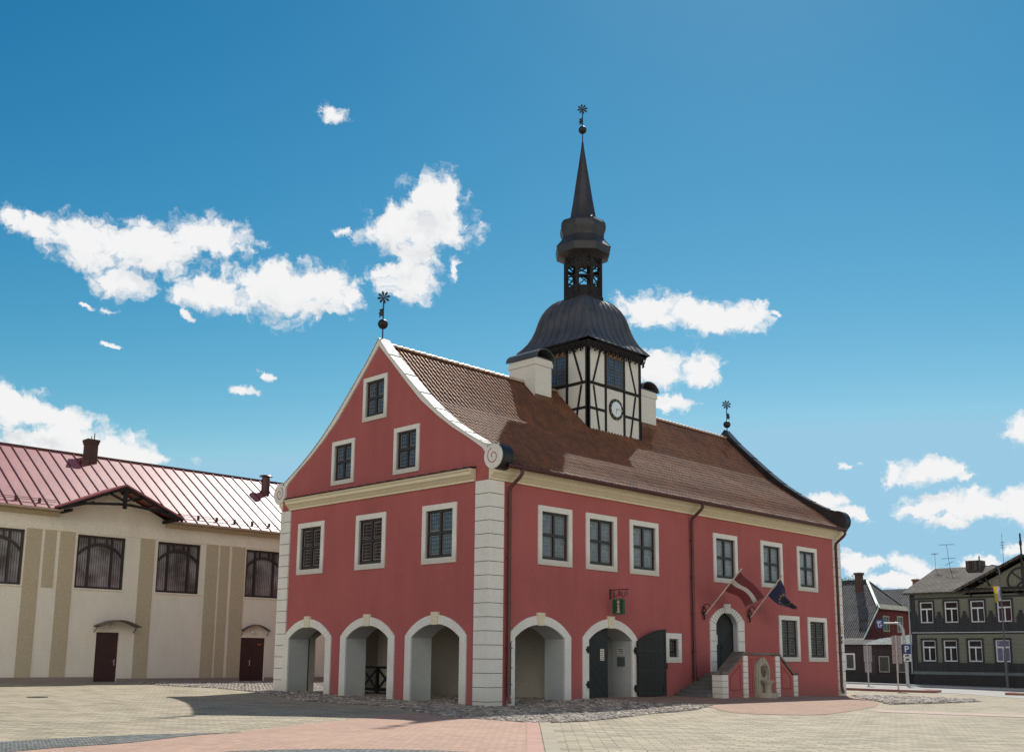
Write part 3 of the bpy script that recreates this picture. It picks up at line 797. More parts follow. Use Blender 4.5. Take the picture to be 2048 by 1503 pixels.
# bell-shaped dome
dp = [(2.24,15.72),(2.20,15.78),(2.05,15.95),(1.87,16.20),(1.72,16.52),(1.61,16.85),(1.54,17.15),(1.47,17.42),(1.38,17.68),(1.24,17.95),(1.05,18.20),(.85,18.36),(.62,18.46),(.3,18.52)]
g = G(); g.lathe([(r*math.sqrt(2),z) for r,z in dp], TX, TY, 4, R(45))
for k in range(4):
    a = -k*math.pi/2
    def mq(s,r,z): return Vector((TX+s*math.cos(a)+r*math.sin(a), TY+s*math.sin(a)-r*math.cos(a), z))
    for i in range(-4,5):
        s = i*.47
        pts = [(r,z) for r,z in dp if r > abs(s)*.98+.02]
        if i == 0 or len(pts) < 2: 
            if i != 0: continue
        for (r,z),(r2,z2) in zip(pts,pts[1:]):
            # seams close in towards the crown as the tapering sheets do
            sc1 = s*(.55+.45*min(1,r/2.0)); sc2 = s*(.55+.45*min(1,r2/2.0))
            g.beam(mq(sc1,r+.012,z), mq(sc2,r2+.012,z2), .022, .034, mq(0,1,0)-mq(0,0,0))
    for (r,z),(r2,z2) in zip(dp,dp[1:]): g.beam(mq(r,r,z+.01), mq(r2,r2,z2+.01), .05, .05)
part('dome', g, M['dark_metal'], TH, 25)
# open lantern
def oct_pts(r, ph=22.5): return [(TX+r*math.cos(R(ph+45*k)), TY+r*math.sin(R(ph+45*k))) for k in range(8)]
g = G(); rl = .96
P8 = oct_pts(rl)
for x,y in P8:
    d = Vector((x-TX,y-TY,0)).normalized(); g.beam((x-d.x*.08,y-d.y*.08,18.3),(x-d.x*.08,y-d.y*.08,20.6),.14,.14,d)
g.lathe([(1.0,18.30),(1.02,18.42),(1.0,18.5),(.9,18.5)], TX, TY, 8, R(22.5)); 
lan = part('lantern', g, M['timber'], TH)
g = G()
for k in range(8):
    a = Vector((*P8[k],0)); b = Vector((*P8[(k+1)%8],0)); c = Vector((TX,TY,0)); nrm = ((a+b)/2-c).normalized()
    a -= nrm*.06; b -= nrm*.06
    q = lambda t,z: a.lerp(b,t)+Vector((0,0,z))
    for z in (18.93,19.46): g.beam(q(0,z), q(1,z), .05, .065)
    g.beam(q(.1,18.68), q(.9,18.68), .04, .42)
    g.beam(q(.1,18.95), q(.9,19.45), .04, .055, nrm); g.beam(q(.9,18.95), q(.1,19.45), .04, .055, nrm)
part('lantern_railing', g, M['timber'], lan)
g = G()
for k in range(8):
    a = Vector((*P8[k],0)); b = Vector((*P8[(k+1)%8],0)); c = Vector((TX,TY,0)); nrm = ((a+b)/2-c).normalized(); a -= nrm*.05; b -= nrm*.05
    q = lambda t,z,o=0: a.lerp(b,t)+Vector((0,0,z))+nrm*o
    n = 10; top = 20.02; lo = []
    for i in range(n+1):
        t = i/n; ang = math.pi*(1-t); lo.append((.5+.40*math.cos(ang), 19.68+.28*math.sin(ang)))
    pts = [(0,19.68),(0.1,19.68)]+lo+[(.9,19.68),(1,19.68),(1,20.12),(0,20.12)]
    pts = [pts[0]]+lo+[(1,19.68),(1,20.12),(0,20.12)]
    m = len(pts); g.add([q(t,z,.03) for t,z in pts]+[q(t,z,-.03) for t,z in pts], [tuple(range(m)),tuple(range(2*m-1,m-1,-1))]+[(i,(i+1)%m,m+(i+1)%m,m+i) for i in range(m)])
    g.beam(q(0,20.12), q(1,20.48), .05, .07, nrm); g.beam(q(1,20.12), q(0,20.48), .05, .07, nrm)
    g.beam(q(0,20.5), q(1,20.5), .08, .1)
part('lantern_arch', g, M['timber'], lan)
op = [(.95,20.40),(1.08,20.50),(1.34,20.62),(1.40,20.98),(1.33,21.06),(1.20,21.22),(1.08,21.38),(1.03,21.52),(1.05,21.68),(1.13,21.86),(1.15,22.05),(1.12,22.22),(1.03,22.36),(.86,22.46),(.69,22.52)]
g = G(); g.lathe(op, TX, TY, 8, R(22.5))
for k in range(8):
    ca,sa = math.cos(R(22.5+45*k)), math.sin(R(22.5+45*k))
    for (r,z),(r2,z2) in zip(op[3:],op[4:]): g.beam((TX+r*ca,TY+r*sa,z),(TX+r2*ca,TY+r2*sa,z2),.03,.03)
part('lantern_roof', g, M['spire_metal'], TH, 20)
sp_ = [(.69,22.50),(.655,22.56),(.50,23.45),(.35,24.42),(.19,25.45),(.075,26.2),(.03,26.62)]
g = G(); g.lathe(sp_, TX, TY, 8, R(22.5))
for k in range(8):
    ca,sa = math.cos(R(22.5+45*k)), math.sin(R(22.5+45*k))
    for (r,z),(r2,z2) in zip(sp_[1:],sp_[2:]): g.beam((TX+r*ca,TY+r*sa,z),(TX+r2*ca,TY+r2*sa,z2),.025,.025)
part('spire', g, M['spire_metal'], TH, 20)
finial(TH, TX, TY, 26.6, 27.26, .20, 28.38, flip=-1)
# ---- doors
def plank_leaf(poly, mp, d0, d1, mat, name='door'):
    return part(name, G().prism(poly, mp, d0, d1), mat, TH)
al = AI(6.36)
half = [p for p in al if p[0] <= 6.42]; half = [(5.08,.17)]+half[1:]+[(6.42,2.735),(6.42,.17)]
lf = plank_leaf(half, FX, -.24, -.17, M['door'])
g = G()
for zz in (.62,1.86): g.fbox(FX,4.92,5.12,.03,.10,zz,zz+.09); g.fbox(FX,4.98,5.06,.03,.13,zz-.08,zz+.17); g.fbox(FX,5.09,5.25,-.172,-.13,zz,zz+.09)
part('hinge', g, M['iron'], lf)
g = G().fbox(FX,5.98,6.20,-.168,-.16,1.52,1.94); part('notice', g, M['paper'], lf)
g = G()
for i in range(5): g.fbox(FX,6.01+.03*(i%2),6.17-.02*(i%3),-.159,-.156,1.88-.075*i-.03,1.88-.075*i)
part('notice_print', g, simple('notice_ink', (.16,.10,.08), .7), lf)
mp2 = lambda s,d,z: (7.84+s*math.cos(R(9)), -(.13+s*math.sin(R(9))+d), z)
right = [(0,.2)]+[(1.5*k/8, 2.26+.48*math.sin(math.pi/2*k/8)) for k in range(9)]+[(1.5,.2)]
rl_ = plank_leaf(right, mp2, -.03, .03, M['door2'])
g = G()
for a,b,c_,d_ in ((0.02,.10,.2,2.2),(1.40,1.48,.2,2.6)): g.fbox(mp2,a,b,.028,.045,c_,d_)
for zz in (.25,1.10,1.85): g.fbox(mp2,.10,1.40,.028,.045,zz,zz+.10)
g.fbox(mp2,1.49,1.53,-.04,.06,1.22,1.42); g.fbox(mp2,1.28,1.34,.045,.06,.25,.62)
for zz in (.45,1.86): g.fbox(mp2,-.14,.03,-.05,.04,zz,zz+.09); g.fbox(mp2,-.1,-.03,-.05,.06,zz-.08,zz+.17)
part('ledge', g, M['iron'], rl_)
# label and letter box on the right-hand jamb of the vestibule
jm = lambda s,d,z: (7.65-d, s, z)
g = G(); g.fbox(jm,.35,.72,-.005,.012,1.72,2.02); part('jamb_sign', g, M['paper'], TH)
g = G(); g.fbox(jm,.33,.70,-.005,.02,1.30,1.66); part('jamb_sign', g, simple('grey_jamb_plate', (.12,.13,.14), .4), TH)
g = G()
for i in range(3): g.fbox(jm,.40,.66-.05*i,.012,.016,1.94-.07*i,1.96-.07*i)
part('jamb_sign_print', g, M['iron'], TH)
# main door, two plank leaves set back
mid = 14.06
lft = [(13.3,1.06)]+[p for p in mainD[1:-1] if p[0] <= mid]+[(mid-.008,3.55),(mid-.008,1.06)]
rgt = [(mid+.008,1.06),(mid+.008,3.55)]+[p for p in mainD[1:-1] if p[0] > mid]+[(15.06,1.06)]
dl = plank_leaf(lft, FX, -.30, -.24, M['door']); M['doorB'] = planks('black_plank_door_mirrored', (.022,.023,.023), 9, 's', .55, .3, .008, -1.0)
dr = plank_leaf(rgt, FX, -.30, -.24, M['doorB'])
g = G().fbox(FX,13.58,13.84,-.238,-.228,2.22,2.62); part('notice', g, M['paper'], dl)
g = G().box((mid+.06,.215,2.0),(mid+.1,.24,2.25)); g.tube([(mid+.08,.2,2.12),(mid+.08,.15,2.12),(mid+.2,.15,2.12)],.015,6); part('handle', g, M['iron'], dr)
part('door_head_lining', G().fbox(FX,13.2,15.2,-.36,-.31,1.0,3.7), M['timber'], TH)
# ---- stair, parapet and fountain wall
g = G()
n = 6; x0 = 10.35; zt = 1.02
for k in range(n):
    g.box((x0+k*.40,-1.56,-.2),(x0+(k+1)*.40,-.02,.14+(zt-.14)*(k+1)/n))
g.box((x0+n*.40,-1.56,-.2),(16.1,-.02,zt))
part('steps', g, M['step'], TH)
PX = lambda s,d,z: (s, -1.58-d, z)
g = G(); pw = [(10.72,-.2),(10.72,1.02),(11.08,1.02),(12.28,1.78),(14.9,1.78),(16.02,.98),(16.4,.98),(16.4,-.2)]
g.prism(pw, PX, 0, .40); para = part('parapet', g, M['red'], TH)
g = G()
def rimpath(pts, e, t, w0, w1):
    for a,b in zip(pts,pts[1:]):
        g.prism([(a[0],a[1]),(b[0],b[1]),(b[0],b[1]+t),(a[0],a[1]+t)], PX, w0, w1)
rimpath([(10.64,1.03),(11.10,1.03)],0,.10,-.06,.47); rimpath([(11.101,1.03),(12.26,1.79)],0,.13,-.06,.47); rimpath([(12.261,1.79),(14.92,1.79)],0,.09,-.06,.47); rimpath([(14.921,1.79),(16.06,.99)],0,.10,-.06,.47); rimpath([(16.061,.99),(16.46,.99)],0,.09,-.06,.47)
part('parapet_cap', g, M['capstone'], para)
def pier(a, b, zt, d=.045):
    g = G(); j = G(); n = max(4,round((zt+.1)/.21)); z = -.2; hh = (zt+.2)/n
    for k in range(n): g.fbox(PX,a,b,.30 if a > 10.9 else -.03,.40+d,z+k*hh+.009,z+(k+1)*hh-.009)
    j.fbox(PX,a+.012,b-.012,.30 if a > 10.9 else -.015,.40+d-.014,z,zt-.01)
    q = part('pier', g, M['white'], para); part('pier_joint', j, M['joint'], q)
pier(10.70,11.10,1.02); pier(12.22,12.54,1.76); pier(14.68,15.0,1.76); pier(16.10,16.42,.97)
g = G()    # sunk panel outlines
def groove(poly):
    for a,b in zip(poly,poly[1:]+poly[:1]): g.beam(PX(a[0],.402,a[1]),PX(b[0],.402,b[1]),.03,.012,(0,-1,0))
groove([(11.3,.42),(12.02,.42),(12.02,1.38),(11.3,.90)]); groove([(15.2,.42),(15.9,.42),(15.9,.85),(15.2,1.36)])
groove([(12.74,.3),(12.9,.3),(12.9,1.6),(12.74,1.6)])
part('panel_line', g, simple('panel_shadow_red', (.16,.03,.03), .8), para)
# fountain: a thing of its own standing against the parapet
FT = empty('wall_fountain', (13.6,-2.1,gh(13.6,-2.1)), 'weathered stone wall fountain with round head, carved crest and basin below the red parapet', 'fountain')
FP = lambda s,d,z: (13.55+s, -1.985-d, z)
g = G(); o = arch(0,.50,.0,1.15,1.66,14); g.prism(o, FP, 0, .12); back = part('back_slab', g, M['stone'], FT)
g = G(); i1 = arch(0,.42,.35,1.12,1.56,14); i2 = arch(0,.33,.35,1.10,1.46,14); g.ring(i1,i2,FP,.11,.165); g.prism([(-.06,1.50),(-.075,1.69),(.075,1.69),(.06,1.50)], FP, 0, .17)
part('moulding', g, M['stone'], back)
g = G(); sh_ = [(-.17,1.32),(0,1.38),(.17,1.32),(.19,1.15),(.12,1.0),(0,.9),(-.12,1.0),(-.19,1.15)]
g.prism(sh_, FP, .11, .17); g.ball(FP(0,.19,1.2), .09, 1,.6,1.1); g.ball(FP(-.08,.18,1.29), .05); g.ball(FP(.08,.18,1.29), .05); g.ball(FP(0,.2,1.05), .05,1,.8,1.6)
part('crest', g, plaster('dark_crest_stone', (.16,.13,.10), .3, 6, bs=.6), FT, 40)
g = G(); g.lathe([(.15,.1),(.15,.35),(.13,.5),(.17,.62),(.27,.72),(.29,.79),(.25,.79),(.18,.72)], 13.6,-2.26,16); part('bowl', g, M['stone'], FT, 40)
g = G(); tr = [(13.6+.55*math.cos(R(a)), -2.12-.5*math.sin(R(a))) for a in range(0,181,12)]; tr2 = [(13.6+.44*math.cos(R(a)), -2.12-.39*math.sin(R(a))) for a in range(0,181,12)]
n = len(tr); z0,z1 = -.05,.30
vs = [(x,y,z0) for x,y in tr]+[(x,y,z1) for x,y in tr]+[(x,y,z1) for x,y in tr2]+[(x,y,.12) for x,y in tr2]
fs = []
for k in range(n-1): fs += [(k,k+1,n+k+1,n+k),(n+k,n+k+1,2*n+k+1,2*n+k),(2*n+k,2*n+k+1,3*n+k+1,3*n+k)]
fs.append(tuple(range(3*n,4*n))); g.add(vs,fs)
part('trough', g, M['stone'], FT)
# railing in the arcade
RG = empty('arcade_railing', (2.3,8.3,.1), 'dark timber railing with crossed boards inside the second arch', 'railing')
g = G(); ya, yb = 6.6, 9.7
for z in (.12,.30,1.16): g.beam((2.3,ya,z),(2.3,yb,z),.09,.12 if z < 1 else .09)
part('rail', g, M['timber'], RG)
for y in (6.6,7.63,8.67,9.7): part('post', G().beam((2.3,y,.1),(2.3,y,1.2),.11,.11,(1,0,0)), M['timber'], RG)
g = G()
for y in (6.65,7.68,8.72):
    g.beam((2.29,y,.34),(2.29,y+.94,1.12),.03,.09,(0,1,1)); g.beam((2.32,y+.94,.34),(2.32,y,1.12),.03,.09,(0,1,-1))
part('cross_board', g, M['timber'], RG)
# plaques on the far quoin
g = G().fbox(FX,24.06,24.42,.06,.075,2.88,3.30); q = part('plaque', g, M['paper'], TH)
g = G(); o = rect(24.08,24.40,2.90,3.28); i = rect(24.11,24.37,2.93,3.25); g.ring(o+[o[0]],i+[i[0]],FX,.07,.082); g.fbox(FX,24.2,24.28,.07,.08,2.98,3.2)
part('plaque_print', g, M['gold'], q)
g = G().prism([(24.1,2.78),(24.44,2.78),(24.44,2.56),(24.27,2.36),(24.1,2.56)], FX, .06, .072); q = part('shield_plaque', g, M['paper'], TH)
M['blue'] = simple('sign_blue', (.015,.042,.17), .4, 0, .1)
g = G(); g.prism([(24.12,2.77),(24.42,2.77),(24.27,2.62)], FX, .07, .08); g.prism([(24.27,2.60),(24.36,2.50),(24.27,2.40),(24.18,2.50)], FX, .07, .08)
part('shield_blue', g, M['blue'], q)

# ---- info sign on its wrought iron bracket
SG = empty('information_sign', (6.37,0,3.6), 'green hanging sign with pale letter i on scrolled iron bracket above open door', 'sign')
SM = lambda s,d,z: (6.37+d, -s, z)
g = G(); g.fbox(SM,.0,.03,-.03,.03,3.78,4.16); g.fbox(SM,.0,.88,-.015,.015,4.11,4.14)
def curl(cs,cz_,r,a0,turns,n=20):
    pts = [(cs+r*(1-.75*t/n)*math.cos(a0+2*math.pi*turns*t/n), cz_+r*(1-.75*t/n)*math.sin(a0+2*math.pi*turns*t/n)) for t in range(n+1)]
    g.tube([SM(a,0,b) for a,b in pts], .011, 5)
curl(.18,3.98,.11,R(90),1.2); curl(.42,4.0,.09,R(90),-1.2); curl(.52,3.99,.09,R(90),1.2); curl(.74,3.97,.11,R(90),-1.3)
g.tube([SM(.03,0,3.82),SM(.2,0,3.87),SM(.45,0,3.92),SM(.7,0,3.85)], .011, 5)
for s in (.2,.6): g.tube([SM(s,0,4.11),SM(s,0,3.78)], .008, 5)
part('bracket', g, M['iron'], SG)
def rrect(s0,s1,z0,z1,r,n=5):
    p = []
    for cx_,cz_,a0 in ((s1-r,z1-r,0),(s0+r,z1-r,90),(s0+r,z0+r,180),(s1-r,z0+r,270)):
        for k in range(n+1): p.append((cx_+r*math.cos(R(a0+90*k/n)), cz_+r*math.sin(R(a0+90*k/n))))
    return p
M['signgreen'] = simple('sign_green', (.012,.085,.045), .4, 0, .1); M['signpink'] = simple('sign_pale', (.62,.42,.36), .5, 0, .05)
board = part('board', G().prism(rrect(.10,.70,3.19,3.80,.07), SM, -.02, .02), M['signgreen'], SG)
g = G()
for dd in (-1,1):
    o = rrect(.12,.68,3.21,3.78,.06); i = rrect(.135,.665,3.225,3.765,.05); a,b = (.018,.024) if dd > 0 else (-.018,-.024)
    g.ring(o+[o[0]], i+[i[0]], SM, a, b, 1)
    g.prism([(.41+.062*math.cos(2*math.pi*k/16), 3.665+.068*math.sin(2*math.pi*k/16)) for k in range(16)], SM, a, b)
    g.prism([(.33,3.27),(.33,3.30),(.365,3.32),(.38,3.50),(.35,3.55),(.35,3.575),(.47,3.575),(.455,3.50),(.465,3.32),(.50,3.30),(.50,3.27)], SM, a, b)
part('letter', g, [M['signpink'], simple('sign_rim_line', (.2,.26,.18), .5)], board)

# ---- flags
def flag(name, x, label, tip, mats, surf, bandfn, gname):
    E_ = empty(name, (x,0,3.5), label, 'flag', 'flags above the main door')
    g = G(); g.tube([(x,-.12,3.42),tip], .028, 8); pole = part('pole', g, simple(name+'_pole_wood', (.55,.50,.42), .5), E_, 40)
    g = G()
    for k in range(5):     # iron basket holder
        a = 2*math.pi*k/5; g.tube([(x-.03+.0,-.1,3.30)]+[(x-.03+.11*math.sin(math.pi*t/6)*math.cos(a), -.1+.11*math.sin(math.pi*t/6)*math.sin(a)*.8, 3.34+.42*t/6) for t in range(7)], .014, 5)
    g.tube([(x,-.02,3.72),(x,-.12,3.85),(x,-.28,3.86),(x,-.38,3.74),(x,-.42,3.70)], .018, 6); g.lathe([(.02,3.2),(.05,3.27),(.03,3.33),(.05,3.38)], x-.03, -.1, 8)
    g.tube([(x,0,3.5),(x,-.14,3.5)], .03, 6)
    part('holder', g, M['iron'], E_, 40)
    nu, nv = 30, 20; g = G(); vs = [surf(i/nu, j/nv) for i in range(nu+1) for j in range(nv+1)]; g.v = [tuple(p) for p in vs]
    for i in range(nu):
        for j in range(nv):
            g.f.append((i*(nv+1)+j,(i+1)*(nv+1)+j,(i+1)*(nv+1)+j+1,i*(nv+1)+j+1)); g.m.append(bandfn((i+.5)/nu,(j+.5)/nv))
    me = g.mesh('cloth', mats, recalc=False); me.polygons.foreach_set('use_smooth',[True]*len(me.polygons))
    put('cloth', me, E_)
    return E_
def bil(p00,p10,p01,p11,u,v): return Vector(p00)*(1-u)*(1-v)+Vector(p10)*u*(1-v)+Vector(p01)*(1-u)*v+Vector(p11)*u*v
def clothmat(n,c):
    m,nt,b = newmat(n); co = objco(nt); nt.links.new(ramp(nt, noise(nt,co,3,4), [(.3,scaled(c,.85)),(.7,scaled(c,1.1))]), b.inputs['Base Color']); b.inputs['Roughness'].default_value = .8
    b.inputs['Sheen Weight'].default_value = .2
    tl = nn(nt,'ShaderNodeBsdfTranslucent'); tl.inputs[0].default_value = (*c,1); mx = nn(nt,'ShaderNodeMixShader'); mx.inputs[0].default_value = .3
    nt.links.new(b.outputs[0], mx.inputs[1]); nt.links.new(tl.outputs[0], mx.inputs[2]); nt.links.new(mx.outputs[0], nt.nodes['Material Output'].inputs[0])
    return m
def s1(u,v):
    p = bil((12.44,-1.82,5.12),(14.95,-1.30,4.30),(12.44,-1.08,4.40),(14.15,-1.15,3.80),u,v)
    p.z += .05*math.sin(math.pi*u)*(1-.3*v)-.08*u*math.sin(2.6*math.pi*u+1.2*v); p.y += .13*math.sin(5.5*u+2.2*v)*u; p.x += .06*math.sin(7*u+3*v)*u
    return p
flag('national_flag', 12.44, 'dark red flag with a narrow white stripe flying above the main door', (12.44,-1.92,5.22), [clothmat('flag_maroon',(.17,.014,.020)),clothmat('flag_white',(.62,.58,.56))], s1, lambda u,v: 1 if .39 < v < .61 else 0, None)
def s2(u,v):
    w = 1-.62*sm(u,.25,.9)
    p = bil((15.93,-1.66,5.0),(17.95,-1.2,3.98),(15.93,-1.02,4.34),(17.85,-1.15,3.72),u,.15+(v-.15)*1.0)
    cen = bil((15.93,-1.66,5.0),(17.95,-1.2,3.98),(15.93,-1.02,4.34),(17.85,-1.15,3.72),u,.5)
    p = cen+(p-cen)*w
    p.y += .16*math.sin(9*v+3*u)*sm(u,.1,.8); p.z -= .16*math.sin(math.pi*u)*(.4+.6*v); p.x += .05*math.sin(8*v+4*u)*u
    return p
def starband(u,v):
    for k in range(12):
        a = 2*math.pi*k/12
        if (u-.5-.2*math.cos(a))**2*2.2+(v-.5-.33*math.sin(a))**2 < .0035: return 1
    return 0
flag('blue_flag', 15.93, 'drooping blue flag with yellow stars hanging right of the main door', (15.93,-1.74,5.18), [clothmat('flag_blue',(.014,.022,.085)),clothmat('flag_yellow',(.33,.25,.08))], s2, starband, None)

# ================================================================== LONG BUILDING ON THE LEFT
LB = empty('long_plastered_building', (0,27,.3), 'long cream plastered building with red standing-seam metal roof behind the town hall', 'building')
YL = 24.0; LX0, LX1 = -16.5, 15.0
FL = lambda s,d,z: (s, YL-d, z)
M['lb_wall'] = plaster('cream_wall', (.81,.735,.60), .06, .8, bs=.4, fine=20, bd=.01, stain=(.5,.44,.37), streak=.06)
M['lb_tan'] = plaster('tan_pilaster', (.50,.415,.28), .06, .8, bs=.4, fine=20, bd=.01)
M['lb_plinth'] = plaster('brownish_plinth', (.30,.235,.20), .12, 1.5, bs=.4)
M['lb_frame'] = simple('dark_brown_frame', (.030,.020,.018), .45, 0, .2)
M['lb_door'] = simple('dark_red_brown_door', (.040,.016,.015), .45, 0, .2)
def redroof():
    m, nt, b = newmat('red_metal_sheet'); co = objco(nt)
    n1 = noise(nt, co, .7, 6); n2 = noise(nt, co, 4, 5)
    c = ramp(nt, n1, [(.3,(.28,.07,.075)),(.7,(.37,.105,.105))]); c = mixc(nt, .25, c, ramp(nt, n2, [(.3,(.22,.05,.05)),(.7,(.45,.14,.13))]))
    nt.links.new(c, b.inputs['Base Color']); b.inputs['Metallic'].default_value = .0
    b.inputs['Roughness'].default_value = .48; b.inputs['Specular IOR Level'].default_value = .62
    bump(nt, b, n1, .3, .05)
    return m
M['lb_roof'] = redroof()
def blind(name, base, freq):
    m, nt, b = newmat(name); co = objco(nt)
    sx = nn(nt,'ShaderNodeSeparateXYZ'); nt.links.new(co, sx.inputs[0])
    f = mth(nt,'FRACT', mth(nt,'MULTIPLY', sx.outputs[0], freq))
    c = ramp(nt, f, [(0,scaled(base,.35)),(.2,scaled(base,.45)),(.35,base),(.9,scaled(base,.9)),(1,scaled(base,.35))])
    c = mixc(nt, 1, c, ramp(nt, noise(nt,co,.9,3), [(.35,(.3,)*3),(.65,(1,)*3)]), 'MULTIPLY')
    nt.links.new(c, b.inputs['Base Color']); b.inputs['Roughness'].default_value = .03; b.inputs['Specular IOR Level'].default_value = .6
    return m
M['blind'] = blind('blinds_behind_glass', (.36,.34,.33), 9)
wins = [(-8.45,-6.11),(-3.69,-1.33),(.35,2.69),(5.36,7.72)]
doors = [(-2.45,-1.33,2.60),(5.30,6.78,2.50)]
g = G()
wall_sheet(g, [(LX0,-.4),(LX0,8.2),(-4.7,8.2),(-2.02,9.45),(.65,8.2),(LX1,8.2),(LX1,-.4)], [rect(a,b,4.63,7.14) for a,b in wins]+[rect(a,b,-.2,t) for a,b,t in doors], FL, 0)
for a,b in wins: reveal(g, rect(a,b,4.63,7.14), FL, 0, -.25)
for a,b,t in doors: reveal(g, rect(a,b,-.2,t), FL, 0, -.2)
for x in (LX0,LX1): g.add([(x,24,-.4),(x,34,-.4),(x,34,8.2),(x,29,11.8),(x,24,8.2)], [(0,1,2,3,4)])
g.add([(LX0,34,-.4),(LX1,34,-.4),(LX1,34,8.2),(LX0,34,8.2)], [(0,1,2,3)])
g.fbox(FL,LX0,LX1,.0,.035,7.22,7.84)
part('wall', g, M['lb_wall'], LB)
g = G()
for a,b,z0 in ((-6.05,-5.36,.2),(-5.22,-4.69,4.57),(-4.52,-3.81,.2),(-.58,.17,.2),(3.0,3.69,.2),(3.80,4.33,.2),(4.50,5.28,.2),(8.3,9.0,.2),(9.2,10,.2),(-10.6,-9.9,.2),(-9.4,-8.7,.2),(-12.5,-11.8,.2)):
    g.fbox(FL,a,b,-.01,.03,z0,7.22)
part('pilaster', g, M['lb_tan'], LB)
g = G(); x = LX0
for a,b in ((LX0,-2.46),(-1.32,5.29),(6.79,LX1)): g.fbox(FL,a,b,-.01,.06,-.3,.52 if b < 0 else .44)
part('plinth', g, M['lb_plinth'], LB)
def lcorn(a,b):
    pr = [(0,7.84),(.06,7.84),(.10,7.90),(.22,8.0),(.28,8.02),(.28,8.14),(0,8.14)]; n = len(pr)
    g.add([FL(a,d,z) for d,z in pr]+[FL(b,d,z) for d,z in pr], [tuple(range(n)),tuple(range(2*n-1,n-1,-1))]+[(i,(i+1)%n,n+(i+1)%n,n+i) for i in range(n)])
g = G(); lcorn(LX0,-4.72); lcorn(.67,LX1); part('cornice', g, M['lb_tan'], LB)
def lb_window(a,b):
    g = G(); z0,z1 = 4.63,7.14; o = rect(a,b,z0,z1); i = rect(a+.10,b-.10,z0+.1,z1-.1); g.ring(o+[o[0]],i+[i[0]],FL,-.2,-.08)
    w = b-a
    for t in (.26,.74): g.fbox(FL,a+w*t-.05,a+w*t+.05,-.2,-.085,z0+.1,z1-.1)
    c = (a+b)/2; o_ = arch(c,w/2-.08,z0+1.55,z0+1.6,z1-.32,14)[1:-1]; i_ = arch(c,w/2-.08,z0+1.4,z0+1.46,z1-.45,14)[1:-1]
    g.ring(o_,i_,FL,-.2,-.075)
    for t in (.38,.62): g.fbox(FL,a+w*t-.03,a+w*t+.03,-.2,-.09,z1-.42,z1-.1)
    q = part('window', g, M['lb_frame'], LB)
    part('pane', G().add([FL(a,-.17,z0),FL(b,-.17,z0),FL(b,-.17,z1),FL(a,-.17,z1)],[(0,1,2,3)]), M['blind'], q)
    part('sill', G().fbox(FL,a-.04,b+.04,-.2,.06,z0-.07,z0-.005), M['lb_wall'], q)
    g = G()
for a,b in wins: lb_window(a,b)
for k,(a,b,t) in enumerate(doors):
    g = G()
    if k == 0: g.fbox(FL,a,b,-.16,-.1,-.15,t)
    else:
        m_ = (a+b)/2; g.fbox(FL,a,m_-.006,-.16,-.1,-.15,t); g.fbox(FL,m_+.006,b,-.16,-.1,-.15,t)
    d = part('door', g, M['lb_door'], LB)
    hx = b-.12 if k == 0 else (a+b)/2-.1
    g = G().fbox(FL,hx-.025,hx+.025,-.1,-.085,1.05,1.35); g.tube([FL(hx,-.09,1.25),FL(hx,-.04,1.25),FL(hx-.13,-.04,1.25)],.015,6); part('handle', g, simple('steel_handle',(.6,.6,.6),.3,.9), d)
    if k == 1: part('door_plate', G().fbox(FL,b-.42,b-.18,-.1,-.088,2.12,2.2), simple('small_red_plate',(.5,.08,.07),.5), d)
    # pale strip around the opening and the bowed canopy above
    g = G(); g.fbox(FL,a-.22,a-.005,-.01,.02,.55,t+.5) if k == 0 else None
    c = (a+b)/2 + (.28 if k == 0 else .05); hw = 1.02 if k == 0 else .82
    o_ = [(c-hw+2*hw*i/12, 2.90+.30*math.sin(math.pi*i/12)) for i in range(13)]
    cg = G(); top = [FL(s,.0,z) for s,z in o_]; out = [FL(s,.75 if k == 0 else .3,z-.02) for s,z in o_]
    n = 13; cg.add(top+out+[(p[0],p[1],p[2]-.035) for p in top]+[(p[0],p[1],p[2]-.035) for p in out], [q for i in range(12) for q in ((i,i+1,n+i+1,n+i),(2*n+i,3*n+i,3*n+i+1,2*n+i+1),(n+i,n+i+1,3*n+i+1,3*n+i))])
    cn = part('canopy', cg, simple('bronze_canopy_sheet',(.07,.06,.055),.35,.3), LB, 40)
    cg = G()
    for s in (c-hw+.05,c+hw-.05): cg.tube([FL(s,.0,2.6),FL(s,.5 if k == 0 else .2,2.92)],.018,6)
    part('canopy_strut', cg, M['iron'], cn)
    lg = G().ball(FL(c-.12,.07,2.90 if k == 0 else 2.80), .12, 1,.6,1); part('door_lamp', lg, simple('opal_lamp',(.7,.68,.62),.3), LB, 60)
